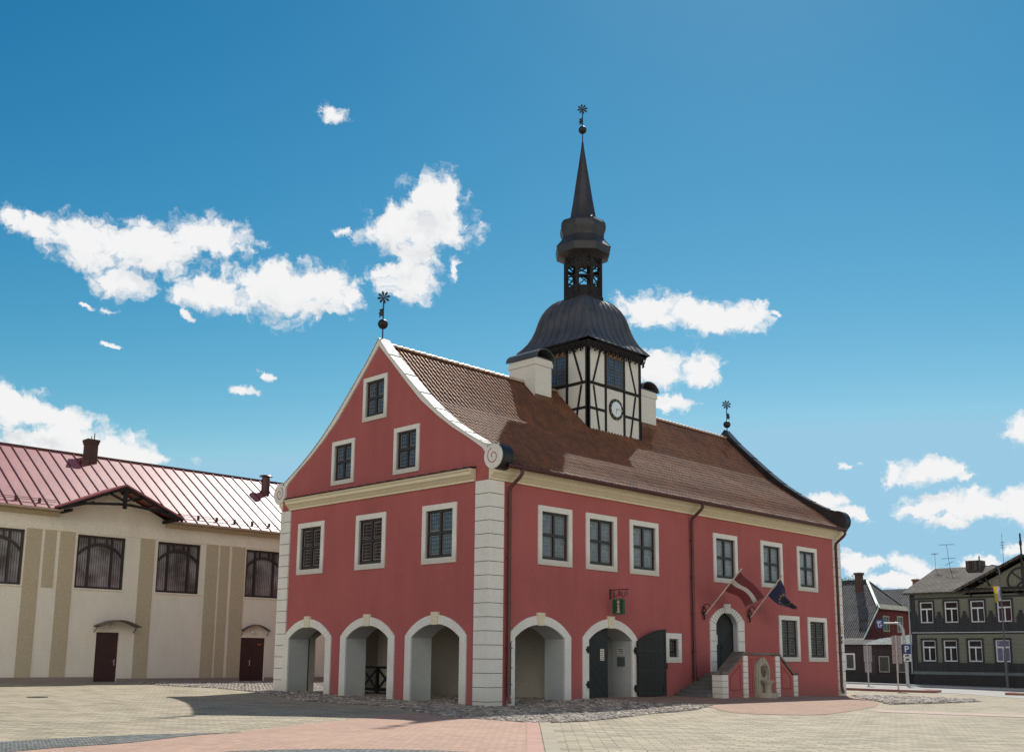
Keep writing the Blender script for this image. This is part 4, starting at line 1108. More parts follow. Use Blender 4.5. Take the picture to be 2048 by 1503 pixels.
# roof
RZ = lambda y: 8.16+(y-23.4)*(11.86-8.16)/5.6
g = G()
NA, NB, NC_ = (-5.0,23.4), (-2.02,25.4), (.96,23.4)
g.add([(x_,y_,RZ(y_)) for x_,y_ in ((LX0-.3,23.4),NA,NB,NC_,(LX1+.3,23.4),(LX1+.3,29),(-2.02,29),(LX0-.3,29))], [(0,1,2,6,7),(2,3,4,5,6)])
g.add([(LX1+.3,29,RZ(29)),(LX0-.3,29,RZ(29)),(LX1+.3,34.6,RZ(23.4)),(LX0-.3,34.6,RZ(23.4))], [(0,1,3,2)])
for a_,b_ in ((LX0-.3,-5.0),(.96,LX1+.3)): g.add([(a_,23.4,RZ(23.4)),(b_,23.4,RZ(23.4)),(b_,23.4,RZ(23.4)-.06),(a_,23.4,RZ(23.4)-.06)], [(0,1,2,3)])
x = LX0
while x < LX1:
    if -4.9 < x < .85:     # the seams start above the little gable
        t = 1-abs(x+2.02)/2.98; y0 = 23.4+max(0,t)*2.0
    else: y0 = 23.4
    g.beam((x,y0,RZ(y0)+.02),(x,29,RZ(29)+.02),.035,.06,mi=1); x += .62
g.beam((LX0-.3,29,RZ(29)+.03),(LX1+.3,29,RZ(29)+.03),.22,.05,mi=1)
lroof = part('roof', g, [M['lb_roof'],simple('dark_red_seam',(.10,.02,.024),.4)], LB)
g = G()
for a,b in ((LX0,-4.95),(.95,LX1)):
    for dz in (.10,.18): g.tube([(a,23.75,RZ(23.75)+dz),(b,23.75,RZ(23.75)+dz)],.013,6)
    x = a+.3
    while x < b: g.beam((x,23.75,RZ(23.75)),(x,23.75,RZ(23.75)+.22),.05,.12,(1,0,0)); x += 1.05
part('snow_guard', g, M['pipe'], lroof)
g = G()
for a,b in ((LX0,-4.75),(.72,LX1)):
    pr = [(23.36+.07*math.cos(math.pi+math.pi*k/8), 8.12+.07*math.sin(math.pi+math.pi*k/8)) for k in range(9)]; n = 9
    g.add([(x,p,q) for x in (a,b) for p,q in pr], [(k,k+1,n+k+1,n+k) for k in range(n-1)])
part('gutter', g, simple('beige_gutter',(.5,.42,.32),.4), LB, 60)
# small entrance gable with a braced truss
g = G(); ya = 22.85; ax, az = -2.02, 9.52
for s in (-1,1):
    e = ax+s*3.1; ez = 8.18
    yb = 23.4+(az-8.16)/(11.86-8.16)*5.6
    g.add([(ax,ya,az),(e,ya,ez),(e,23.45,ez),(ax,yb,az),(ax,ya,az+.09),(e,ya,ez+.09),(e,23.45,ez+.09),(ax,yb,az+.09)], [(0,1,2,3),(4,5,6,7),(0,1,5,4),(1,2,6,5)])
gab = part('gable_roof', g, M['lb_roof'], LB)
g = G()
for s in (-1,1):
    g.beam((ax,ya+.08,az-.07),(ax+s*3.05,ya+.08,8.15),.10,.16); g.beam((ax,ya+.08,8.78),(ax+s*.8,ya+.08,9.1),.10,.09); 
    g.beam((ax+s*.25,ya+.08,8.62),(ax+s*2.2,ya+.08,8.46),.10,.12) ; g.beam((ax+s*2.55,ya,8.10),(ax+s*2.55,24,8.10),.12,.14); g.beam((ax+s*1.5,ya+.05,8.58),(ax+s*2.9,ya+.05,8.16),.1,.1)
    for q in range(5): g.beam((ax+s*(.3+q*.6),ya+.03,az-.12-(.3+q*.6)*.432),(ax+s*(.3+q*.6),24.0,az-.12-(.3+q*.6)*.432),.05,.07)
g.beam((ax,ya+.08,8.42),(ax,ya+.08,az-.05),.16,.13,(0,1,0)); g.beam((ax-.3,ya+.08,8.62),(ax+.3,ya+.08,8.62),.10,.12)
part('truss', g, M['timber'], gab)
g = G(); cb = (-1.76,-1.22,28.25,28.8); g.box((cb[0],cb[2],11.0),(cb[1],cb[3],12.50)); g.box((cb[0]-.06,cb[2]-.06,12.50),(cb[1]+.06,cb[3]+.06,12.64)); g.box((cb[0]-.03,cb[2]-.03,12.38),(cb[1]+.03,cb[3]+.03,12.50))
ch = part('chimney', g, brickmat('old_brick', (.12,.045,.035), (.08,.035,.03), (.10,.085,.075), .24, .08, .012, .9, plane='sz'), LB)
g = G(); g.tube([(-1.35,28.5,12.6),(-1.35,28.5,13.0)],.025,6); g.tube([(-1.5,28.5,12.6),(-1.5,28.5,12.85)],.02,6); part('aerial', g, M['iron'], ch)
g = G(); g.box((-2.15,27.95,RZ(28)-.1),(-1.8,28.2,RZ(28.2)+.10)); part('chimney_flashing', g, M['pipe'], ch)
g = G(); g.lathe([(.24,10.6),(.24,11.75)],8.5,27.5,14); g.lathe([(.21,11.75),(.21,11.86)],8.5,27.5,14); g.lathe([(.40,11.86),(.33,11.93),(.05,11.98)],8.5,27.5,14); g.lathe([(.30,10.9),(.26,11.05)],8.5,27.5,14)
part('vent_pipe', g, M['pipe'], LB, 40)

# ================================================================== GREEN TIMBER HOUSE ACROSS THE STREET
GX = 50.0; GZ = -.16
GH = empty('timber_house', (GX+4,0,GZ), 'grey-green two-storey timber house with black trim and white windows across the street', 'house')
FH = lambda s,d,z: (GX-d, s, z)
M['siding'] = planks('green_siding', (.20,.205,.155), 7.5, 'z', .7, .10, .02)
M['vboard'] = planks('green_vertical_boards', (.21,.215,.16), 6, 's', .7, .12, .015)
M['blackboard'] = planks('black_boards', (.038,.040,.042), 7, 's', .6, .2, .012)
M['slate'] = brickmat('weathered_sheet_roof', (.20,.165,.13), (.12,.10,.08), (.06,.05,.045), .35, .3, .03, .85, .4, .45)
M['gwhite'] = simple('white_window_paint', (.70,.72,.74), .5, 0, .05)
M['gglass'] = glassmat('house_glass', (.030,.027,.027), (.03,.03,.03), .9, .9, .001, .06, .35)
M['gcurtain'] = glassmat('house_glass_curtain', (.10,.12,.20), (.12,.14,.22), .12, .9, .004, .1, .6)
ga, gb = -14.0, 7.62
uw = [6.51,4.75,2.95,1.16,-.9,-2.7]; lw = [6.47,4.97,3.27,1.44,-.9,-2.7]
g = G()
ho = [rect(c-.47,c+.47,4.28,5.76) for c in uw]+[rect(c-.47,c+.47,1.60,3.06) for c in lw]
wall_sheet(g, [(ga,GZ-.3),(ga,6.3),(gb,6.3),(gb,GZ-.3)], ho, FH, 0)
for h in ho: reveal(g, h, FH, 0, -.12)
g.add([(50,gb,GZ-.3),(58.5,gb,GZ-.3),(58.5,gb,6.3),(50,gb,6.3)], [(0,1,2,3)]); g.add([(50,ga,GZ-.3),(58.5,ga,GZ-.3),(58.5,ga,6.3),(50,ga,6.3)], [(0,1,2,3)])
g.add([(58.5,ga,GZ-.3),(58.5,gb,GZ-.3),(58.5,gb,6.3),(58.5,ga,6.3)], [(0,1,2,3)])
part('wall', g, M['siding'], GH)
g = G(); g.fbox(FH,ga,gb,-.01,.05,6.02,6.42)
gt = [(3.9,6.18),(-.45,8.42),(-4.8,6.18)]
g.prism(gt, FH, -.01, .05); part('gable_boarding', g, M['vboard'], GH)
g = G()
g.fbox(FH,ga,gb,-.01,.09,5.96,6.06); g.fbox(FH,ga,gb,-.01,.07,3.60,4.24); g.fbox(FH,ga,gb,-.01,.07,.90,1.52); g.fbox(FH,gb-.28,gb+.05,-.01,.08,.75,6.3); g.fbox(FH,ga,gb,-.01,.11,3.50,3.58)
for c in [7.35]+[(a+b)/2 for a,b in zip(uw,uw[1:])]:
    g.fbox(FH,c-.28,c+.28,.0,.072,4.24,4.62); g.fbox(FH,c-.10,c+.10,.0,.076,4.62,5.05); g.fbox(FH,c-.18,c+.18,.0,.074,4.62,4.82) 
n = 24   # round brace in the gable
o = [(-.2+1.05*math.cos(2*math.pi*k/n), 7.0+.95*math.sin(2*math.pi*k/n)) for k in range(n+1)]; i = [(-.2+.93*math.cos(2*math.pi*k/n), 7.0+.83*math.sin(2*math.pi*k/n)) for k in range(n+1)]
g.ring(o,i,FH,.04,.12); g.fbox(FH,-.28,-.12,.04,.13,6.1,8.2); g.beam(FH(-.9,.09,6.4),FH(.5,.09,7.6),.06,.14,(1,0,0)); g.beam(FH(.5,.10,6.4),FH(-.9,.10,7.6),.06,.14,(1,0,0))
part('black_trim', g, M['blackboard'], GH)
part('ledge', G().fbox(FH,ga,gb,.07,.13,3.585,3.62), M['gwhite'], GH)
g = G(); g.fbox(FH,ga,gb+.06,-.01,.12,.70,.90); part('plinth_ledge', g, simple('grey_green_ledge',(.13,.16,.16),.6), GH)
g = G(); g.fbox(FH,ga,gb+.04,-.01,.10,GZ-.3,.70)
pl = part('plinth', g, plaster('dark_plinth', (.045,.042,.042), .25, 2, bs=.4), GH)
g = G()
for k in range(12): g.fbox(FH,7.0-k*1.55,7.06-k*1.55,.10,.12,GZ,.70)
part('plinth_rib', g, M['blackboard'], pl)
def ghouse_window():
    P = lambda s,d,z: (s,-d,z); w,h = .47,1.48
    a = G(); o = rect(-w-.10,w+.10,-.06,h+.12); i = rect(-w,w,0,h); a.ring(o+[o[0]],i+[i[0]],P,-.01,.08)
    f = G(); o = rect(-w,w,0,h); i = rect(-w+.075,w-.075,.08,h-.075); f.ring(o+[o[0]],i+[i[0]],P,-.1,-.02); f.fbox(P,-w+.075,w-.075,-.1,-.015,.93,1.03); f.fbox(P,-.035,.035,-.1,-.018,.08,.93)
    p = G().add([P(-w,-.08,0),P(w,-.08,0),P(w,-.08,h),P(-w,-.08,h)], [(0,1,2,3)])
    return a.mesh('window',M['blackboard']), f.mesh('sash',M['gwhite']), p
a_,f_,p_ = ghouse_window(); pd = p_.mesh('pane',M['gglass']); pc = p_.mesh('pane',M['gcurtain'])
for k,c in enumerate(uw): place_win(GH,(GX,c,4.28),R(-90),(a_,f_,pd))
for k,c in enumerate(lw): place_win(GH,(GX,c,1.60),R(-90),(a_,f_,pc if k in (3,) else pd))
g = G(); ez, rz = 6.42, 8.48
g.add([(49.45,gb+.45,ez),(49.45,ga-.45,ez),(54.2,ga+.2,rz),(54.2,7.45,rz),(59,gb+.45,ez),(59,ga-.45,ez)], [(0,1,2,3),(3,2,5,4),(0,3,4)])
g.add([(49.45,gb+.45,ez-.001),(49.45,ga-.45,ez-.001),(49.45,ga-.45,ez-.10),(49.45,gb+.45,ez-.10)], [(0,1,2,3)])
g.add([(49.45,gb+.45,ez-.10),(49.45,ga-.45,ez-.10),(50,ga-.45,ez-.10),(50,gb+.45,ez-.10)], [(0,1,2,3)])
groof = part('roof', g, M['slate'], GH)
g = G()
for (ya_,za),(yb_,zb) in (((4.25,6.42),(-.45,8.72)),((-5.15,6.42),(-.45,8.72))):
    g.add([(49.2,ya_,za),(49.2,yb_,zb),(54.5,yb_,zb),(49.6,ya_,za)], [(0,1,2,3)])
    g.beam((49.2,ya_,za-.06),(49.2,yb_,zb-.06),.06,.16)
part('gable_roof', g, M['slate'], groof)
g = G()
for s in (1.2,2.4,3.4): g.beam((49.2,s,8.42-abs(s+.45)*.49),(50,s,8.42-abs(s+.45)*.49),.10,.14)
for s in (2.0,3.3): g.beam((49.25,s,8.4-abs(s+.45)*.49),(50,s,7.9-abs(s+.45)*.49),.08,.1)
g.beam((49.2,-.45,8.1),(49.2,-.45,10.1),.09,.09,(0,1,0)); g.beam((49.2,-.45,9.3),(49.2,-.45,9.6),.14,.14,(0,1,0))
part('gable_bracket', g, M['blackboard'], groof)
g = G(); g.tube([(49.6,gb+.2,6.38),(49.75,gb+.15,6.2),(49.86,gb+.12,6.0),(49.86,gb+.12,.9),(49.75,gb+.1,.72)],.055,8); part('downpipe', g, simple('grey_pipe',(.32,.36,.37),.4,.2), GH, 50)
g = G(); g.box((53.6,3.9,8.2),(54.6,4.95,8.88)); c_ = part('chimney', g, M['slate'], GH)
part('flue', G().tube([(54,4.1,8.88),(54,4.1,9.2)],.05,8), M['iron'], c_)
def antenna(name, y, z0, z1, lean, arms):
    g = G(); top = (54.0, y+lean, z1); g.tube([(54.0,y,z0),top],.018,6)
    def at(t): return Vector((54.0,y+lean*t,z0+(z1-z0)*t))
    for t,w,k,tilt in arms:
        p = at(t); a = p+Vector((.1,w*.5,tilt)); b = p+Vector((-.1,-w*.5,-tilt)); g.tube([a,b],.014,5)
        for q in range(k): c = a.lerp(b,(q+.5)/k); g.tube([c+Vector((-.25,0,.02)),c+Vector((.25,0,-.02))],.008,4)
    return part(name, g, M['aerial'], GH)
M['aerial'] = simple('aerial_metal', (.22,.24,.27), .4, .6, .1)
antenna('antenna', 7.33, 8.4, 9.62, 0, [(.97,.05,1,0),(.95,.6,5,0)])
g = None
antenna('antenna', 6.25, 8.4, 10.22, .16, [(.99,1.2,7,.03),(.42,1.1,6,.02),(.22,.7,4,-.12)])
antenna('antenna', 2.40, 8.4, 10.75, 0, [(.72,.35,3,0),(.64,.3,3,0),(.56,.25,3,0)])

# ================================================================== RED HOUSE AND SHED
RHo = empty('red_house', (58.9,18,-.2), 'dark red house with steep grey corrugated roof and half hip beside the green house', 'house')
M['rh_red'] = planks('red_boards', (.15,.024,.026), 5, 's', .75, .12, .01)
M['rh_brown'] = planks('brown_boards', (.050,.034,.034), 5, 's', .75, .2, .01)
def eternit():
    m, nt, b = newmat('corrugated_grey_roof'); co = objco(nt)
    br = nn(nt,'ShaderNodeTexBrick'); sx = nn(nt,'ShaderNodeSeparateXYZ'); nt.links.new(co, sx.inputs[0])
    cb = nn(nt,'ShaderNodeCombineXYZ'); nt.links.new(sx.outputs[1], cb.inputs[0]); nt.links.new(mth(nt,'MULTIPLY',sx.outputs[2],1.5), cb.inputs[1]); nt.links.new(cb.outputs[0], br.inputs[0])
    br.inputs['Scale'].default_value = 1; br.inputs['Brick Width'].default_value = .9; br.inputs['Row Height'].default_value = 1.0; br.inputs['Mortar Size'].default_value = .03
    br.inputs['Color1'].default_value = (.125,.115,.115,1); br.inputs['Color2'].default_value = (.095,.09,.09,1); br.inputs['Mortar'].default_value = (.04,.04,.04,1)
    w = mth(nt,'SINE', mth(nt,'MULTIPLY', mth(nt,'ADD', sx.outputs[1], mth(nt,'MULTIPLY',sx.outputs[0],0.0)), 35))
    c = mixc(nt, 1, br.outputs[0], ramp(nt, noise(nt,co,1.5,6), [(.3,(.7,)*3),(.7,(1.2,)*3)]), 'MULTIPLY')
    nt.links.new(c, b.inputs['Base Color']); b.inputs['Roughness'].default_value = .85
    bump(nt, b, w, .8, .05); return m
M['eternit'] = eternit()
M['rust'] = simple('patinated_eave_sheet', (.30,.27,.20), .6, .1, .35, 5)
y0r, y1r = 13.2, 30.0; xe0, xe1, zr_ = 53.0, 64.8, 8.25; xm = 58.9; zh = 5.75
xa = xe0+(xm-xe0)*(zh-3.05)/(zr_-3.05); xb = 2*xm-xa
g = G()
g.add([(xe0+.1,y0r,-.5),(xe1-.1,y0r,-.5),(xe1-.1,y0r,3.05),(xb,y0r,zh),(xa,y0r,zh),(xe0+.1,y0r,3.05)], [(0,1,2,3,4,5)])
part('gable_wall', g, M['rh_red'], RHo)
g = G(); g.add([(xe0+.1,y0r,-.5),(xe0+.1,y1r,-.5),(xe0+.1,y1r,3.1),(xe0+.1,y0r,3.1)], [(0,1,2,3)]); g.add([(xe0+.1,y1r,-.5),(xe1-.1,y1r,-.5),(xe1-.1,y1r,3.1),(xm,y1r,8.2),(xe0+.1,y1r,3.1)], [(0,1,2,3,4)]); g.add([(xe1-.1,y0r,-.5),(xe1-.1,y1r,-.5),(xe1-.1,y1r,3.1),(xe1-.1,y0r,3.1)], [(0,1,2,3)])
part('wall', g, M['rh_brown'], RHo)
g = G(); yh = y0r+2.0; yg = y0r-.25
g.add([(xe0,yg,3.05),(xa,yg,zh),(xm,yh,zr_),(xm,y1r,zr_),(xe0,y1r,3.05)], [(0,1,2,3,4)])
g.add([(xe1,yg,3.05),(xb,yg,zh),(xm,yh,zr_),(xm,y1r,zr_),(xe1,y1r,3.05)], [(0,1,2,3,4)])
g.add([(xa,yg,zh),(xb,yg,zh),(xm,yh,zr_)], [(0,1,2)], 1)
rr = part('roof', g, [M['eternit'],simple('dark_hip_sheet',(.055,.048,.05),.8,0,.3,2)], RHo)
g = G(); g.beam((xa,yg,zh+.03),(xm,yh,zr_+.04),.22,.06); g.beam((xb,yg,zh+.03),(xm,yh,zr_+.04),.16,.05); g.beam((xm,yh,zr_+.04),(xm,y1r,zr_+.04),.25,.05)
g.beam((xe0,yg-.02,3.03),(xa,yg-.02,zh),.05,.10)
part('ridge_capping', g, simple('zinc_capping',(.34,.40,.39),.45,.4), rr)
g = G(); g.add([(xa,yg-.16,zh-.06),(xb,yg-.16,zh-.06),(xb-.1,yg+.25,zh+.36),(xa+.1,yg+.25,zh+.36)], [(0,1,2,3)]); g.add([(xe0-.18,yg,2.92),(xe0-.18,y1r,2.92),(xe0+.25,y1r,3.32),(xe0+.25,yg,3.32)], [(0,1,2,3)])
part('eave_sheet', g, M['rust'], rr)
g = G(); g.box((57.6,15.1,7.0),(58.1,15.6,8.6)); g.box((57.53,15.03,8.6),(58.17,15.67,8.78)); part('chimney', g, brickmat('sooty_brick',(.13,.06,.05),(.09,.05,.045),(.08,.07,.06),.25,.09,.012,.9,plane='sz'), RHo)
FR = lambda s,d,z: (s, y0r-d, z)
def rh_win(x0,x1,z0,z1):
    g = G(); o = rect(x0,x1,z0,z1); i = rect(x0+.1,x1-.1,z0+.1,z1-.1); g.ring(o+[o[0]],i+[i[0]],FR,-.02,.06); xm_ = (x0+x1)/2; g.fbox(FR,xm_-.04,xm_+.04,-.02,.05,z0+.1,z1-.1); g.fbox(FR,x0+.1,x1-.1,-.02,.05,z0+.78,z0+.84)
    w = part('window', g, simple('cream_sash_paint',(.38,.37,.28),.6), RHo); part('pane', G().fbox(FR,x0+.05,x1-.05,-.01,.02,z0+.05,z1-.05), M['gglass'], w)
rh_win(57.2,58.3,3.92,5.2); rh_win(59.75,60.85,3.92,5.25)
SHd = empty('lean_to_shed', (51.2,10.5,-.2), 'low dark boarded shed with a corrugated lean-to roof between the two wooden houses', 'shed')
FS = lambda s,d,z: (51.0-d, s, z)
g = G(); wall_sheet(g, [(7.7,-.5),(7.7,2.85),(18,2.85),(18,-.5)], [], FS, 0); g.add([(51,18,-.5),(53,18,-.5),(53,18,2.85),(51,18,2.85)], [(0,1,2,3)])
part('wall', g, M['rh_brown'], SHd)
g = G(); n = 30; vs = []
for k in range(n+1):
    y = 7.7+4.2*k/n; w = .03*(k%2); vs += [(50.6,y,2.78+w),(53.6,y,3.75-.5*(k/n)+w)]
g.add(vs, [(2*k,2*k+2,2*k+3,2*k+1) for k in range(n)]); part('lean_to_roof', g, simple('zinc_sheet',(.26,.28,.27),.9,0,.3,3,.1), SHd)
g = G(); g.add([(50.7,11.9,2.8),(50.7,18,2.8),(53.2,18,3.2),(53.2,11.9,3.2)], [(0,1,2,3)]); part('roof', g, M['eternit'], SHd)
def sh_win(s0,s1,z0,z1,b,mat,pane='gglass'):
    g = G(); o = rect(s0,s1,z0,z1); i = rect(s0+b,s1-b,z0+b,z1-b); g.ring(o+[o[0]],i+[i[0]],FS,-.02,.05); w = part('window', g, mat, SHd); part('pane', G().fbox(FS,s0+b*.5,s1-b*.5,-.01,.015,z0+b*.5,z1-b*.5), M[pane], w)
fm = simple('pale_frame_paint',(.36,.36,.33),.6)
sh_win(9.92,10.72,.78,1.95,.06,fm); sh_win(8.45,9.25,.78,1.95,.06,fm); sh_win(12.6,13.4,.92,2.15,.11,M['gwhite'])
g = G().fbox(FS,11.0,11.75,-.01,.03,.55,2.0); part('door', g, simple('brown_red_door',(.06,.03,.028),.6), SHd)
g = G(); g.fbox(FS,7.7,18,.0,.08,-.4,.62); g.fbox(FS,7.7,18,.08,.10,.60,.64); part('plinth', g, plaster('shed_plinth',(.05,.045,.045),.2,2), SHd)
# grey roofed house further back
BHo = empty('grey_roofed_house', (72,20,-.3), 'low house behind with dark grey pitched roof and a brick chimney', 'house')
g = G(); g.box((67,13,-.5),(77,26,4.6)); part('wall', g, M['rh_brown'], BHo)
g = G(); g.add([(66.6,12.6,4.5),(66.6,26.4,4.5),(72,26.4,8.3),(72,12.6,8.3),(77.4,12.6,4.5),(77.4,26.4,4.5)], [(0,1,2,3),(3,2,5,4),(0,3,4),(1,2,5)]); part('roof', g, M['eternit'], BHo)
g = G(); g.box((71.5,16.3,7.5),(72.1,16.8,8.95)); g.box((71.43,16.23,8.95),(72.17,16.87,9.12)); part('chimney', g, M['tile'], BHo)

# ================================================================== TREE (its top shows over the red house)
TR = empty('tree', (78,27,-.3), 'leafy tree whose top shows over the red house roof', 'tree')
g = G(); tb = Vector((78,27,-.3)); g.tube([tb,tb+Vector((.1,.1,2.5)),tb+Vector((-.1,.2,5)),tb+Vector((.1,.1,8.5))],.28,8,r2=.06)
for k in range(9):
    a = k*2.4; z = 3.5+k*.55; p = tb+Vector((0,.1,z)); g.tube([p,p+Vector((math.cos(a)*1.1,math.sin(a)*1.1,.7)),p+Vector((math.cos(a)*1.9,math.sin(a)*1.9,1.2))],.09,6,r2=.02)
part('trunk', g, simple('bark',(.10,.08,.06),.9,0,.3,6), TR)
g = G(); rnd = random.Random(3)
cl = [tb+Vector((rnd.uniform(-1.8,1.8),rnd.uniform(-1.8,1.8),rnd.uniform(4.5,10.0))) for _ in range(34)]
for c in cl:
    for _ in range(110):
        d = Vector((rnd.gauss(0,1),rnd.gauss(0,1),rnd.gauss(0,1))).normalized()*rnd.uniform(.25,.85); p = c+d
        u = Vector((rnd.gauss(0,1),rnd.gauss(0,1),rnd.gauss(0,1))).normalized(); v = u.cross(d).normalized(); s = rnd.uniform(.07,.13)
        g.add([p-u*s,p+v*s*.6,p+u*s,p-v*s*.6], [(0,1,2,3)])
me = g.mesh('crown', plaster('leaves',(.075,.14,.03),.4,2), recalc=False); put('crown', me, TR)

# ================================================================== STREET FURNITURE
M['galv'] = simple('galvanised_post', (.42,.42,.42), .45, .3, .1); M['signback'] = simple('sign_back_grey', (.36,.36,.36), .5, .2, .08); M['signwhite'] = simple('sign_white', (.72,.72,.70), .4, 0, .04)
def signpost(name, x, y, ht, plates, label):
    z = gh(x,y); E_ = empty(name, (x,y,z), label, 'road sign')
    part('post', G().tube([(x,y,z-.1),(x,y,z+ht)],.045,8), M['galv'], E_, 40)
    for a,b,z0,z1 in plates:
        g = G().box((x+.05,y+a,z+z0),(x+.075,y+b,z+z1)); p = part('sign_plate', g, M['signback'], E_)
        g = G()
        for t in (.25,.75): g.box((x+.03,y+a+.04,z+z0+(z1-z0)*t-.02),(x+.05,y+b-.04,z+z0+(z1-z0)*t+.02))
        part('rail', g, M['galv'], p)
signpost('road_sign', 38.4, 5.5, 2.66, [(-.26,.26,1.62,2.62),(-.2,.22,.98,1.60)], 'shorter grey road sign seen from behind, nearest the far town hall corner')
signpost('road_sign', 34.1, 1.65, 3.16, [(-.28,.28,2.42,3.14),(-.28,.28,2.02,2.40),(-.28,.28,1.58,2.0)], 'taller grey road sign seen from behind with three stacked plates')
AP = empty('signal_arm_post', (46,6.4,gh(46,6.4)), 'thick grey post curving into an arm that carries a blue direction sign above parking plates', 'sign post')
g = G(); z = gh(46,6.4); path = [(46,6.38,z),(46,6.42,1.5),(46,6.5,3.3)]+[(46,6.5+.55*(1-math.cos(R(a))),3.5+.68*math.sin(R(a))) for a in range(10,91,16)]
g.tube(path,.115,10,r2=.075); part('post', g, M['galv'], AP, 50); part('arm', G().tube([(46,7.05,4.18),(46,8.1,4.19)],.05,8), M['signwhite'], AP, 50)
g = G().box((45.9,7.85,3.82),(45.93,8.42,4.45)); bs = part('direction_sign', g, M['blue'], AP)
g = G()
for zz,(a,b) in ((4.30,(7.95,8.2)),(4.18,(8.02,8.3)),(4.05,(7.92,8.12)),(3.93,(8.0,8.25))): g.box((45.888,a,zz-.025),(45.899,b,zz+.025))
g.beam((45.893,8.22,3.9),(45.893,8.22,4.3),.05,.01,(1,0,0)); g.beam((45.893,8.22,4.34),(45.893,8.12,4.22),.05,.01,(1,0,0)); g.beam((45.893,8.22,4.34),(45.893,8.32,4.22),.05,.01,(1,0,0))
part('direction_print', g, M['signwhite'], bs)
g = G().box((45.84,6.0,2.10),(45.87,6.52,2.74)); ps = part('parking_sign', g, M['blue'], AP)
g = G(); Pq = lambda s,d,z: (45.84-d, 6.26-s, z)
g.fbox(Pq,-.14,-.06,.0,.008,2.20,2.62); n = 12
o = [(-.06,2.62)]+[(.03+.12*math.sin(math.pi*k/n),2.50+.12*math.cos(math.pi*k/n)) for k in range(n+1)]+[(-.06,2.38)]; i = [(-.06,2.56)]+[(.03+.055*math.sin(math.pi*k/n),2.50+.06*math.cos(math.pi*k/n)) for k in range(n+1)]+[(-.06,2.44)]
g.ring(o,i,Pq,0,.008); part('letter', g, M['signwhite'], ps)
for z0,z1 in ((1.84,2.07),(1.58,1.80)):
    p = part('parking_plate', G().box((45.84,6.0,z0),(45.87,6.52,z1)), M['signwhite'], AP)
    g = G(); zm_ = (z0+z1)/2; g.box((45.83,6.1,zm_-.04),(45.84,6.42,zm_+.03)); g.box((45.83,6.16,zm_+.03),(45.84,6.34,zm_+.07)); part('plate_print', g, M['iron'], p)
LP = empty('street_lamp', (48,.62,gh(48,.62)), 'slim dark street lamp with a curved arm and a small yellow and white banner', 'street lamp')
z = gh(48,.62); g = G(); g.tube([(48,.62,z),(48,.62,2.4)],.10,10); g.tube([(48,.62,2.4),(48,.62,7.5),(48,.66,7.75),(48,.8,7.9),(48,1.1,7.97)],.05,8); part('pole', g, simple('lamp_pole',(.10,.10,.12),.45,.4), LP, 50)
g = G().ball((48,1.3,7.96),.1,.9,2.2,.5,n=10,m=6); part('lamp_head', g, simple('lamp_head_grey',(.5,.52,.55),.4,.2), LP, 60)
g = G()
nu = 10; vs = []
for j in range(nu+1):
    t = j/nu
    for k in range(7):
        s = k/6; vs.append((47.95+.06*math.sin(6*s+3*t), .60+.50*s*(1-.15*t)-.02, 6.55-.95*t-.12*s*t))
g.add(vs, [(j*7+k,j*7+k+1,(j+1)*7+k+1,(j+1)*7+k) for j in range(nu) for k in range(6)])
for q,f in enumerate(g.f): g.m[q] = 0 if (q%6) >= 3 else 1
part('banner', g, [clothmat('banner_yellow',(.60,.44,.02)),clothmat('banner_white',(.45,.45,.55))], LP)
# kerb islands
M['kerbred'] = plaster('red_kerb', (.27,.13,.115), .15, 3); M['kerbtop'] = M['asphalt']
def island(poly, name):
    g = G(); n = len(poly); b = [(x,y,gh(x,y)-.1) for x,y in poly]; t = [(x,y,gh(x,y)+.13) for x,y in poly]
    cx_ = sum(p[0] for p in poly)/n; cy_ = sum(p[1] for p in poly)/n; i = [(x+(cx_-x)*.12,y+(cy_-y)*.12,gh(x,y)+.135) for x,y in poly]
    g.add(b+t+i, [(k,(k+1)%n,n+(k+1)%n,n+k) for k in range(n)]+[(n+k,n+(k+1)%n,2*n+(k+1)%n,2*n+k) for k in range(n)])
    g.add(i, [tuple(range(n))], 1)
    return struct(name, g, [M['kerbred'], M['asphalt']])
island([(33.0,4.6),(33.6,1.6),(34.6,-.2),(36.5,.2),(37.4,1.4),(38.6,5),(40.5,20),(35.5,20)], 'kerb_island')
island([(36.2,-3.4),(37.6,-2.9),(43,-5.5),(46,-12),(40,-12)], 'kerb_island')
g = G(); n = 20
for (a,b) in (((49.55,-40),(49.55,60)),): g.add([(47.3,-40,gh(47.3,-40)+.1),(47.3,60,gh(47.3,60)+.1),(50.2,60,gh(50,60)+.1),(50.2,-40,gh(50,-40)+.1),(47.3,-40,gh(47.3,-40)-.1),(47.3,60,gh(47.3,60)-.1)], [(0,1,2,3),(0,1,5,4)])
struct('pavement', g, M['asphalt'])
g = G(); g.lathe([(.33,0),(.33,.012),(.28,.014)], -10.2, 10.7, 24); g.v = [(x,y,gh(x,y)+.004+zz) for x,y,zz in g.v]
tag(put('manhole_cover', g.mesh('manhole_cover', M['iron'])), 'dark round drain cover set in the pale paving in front of the long building', 'drain cover')

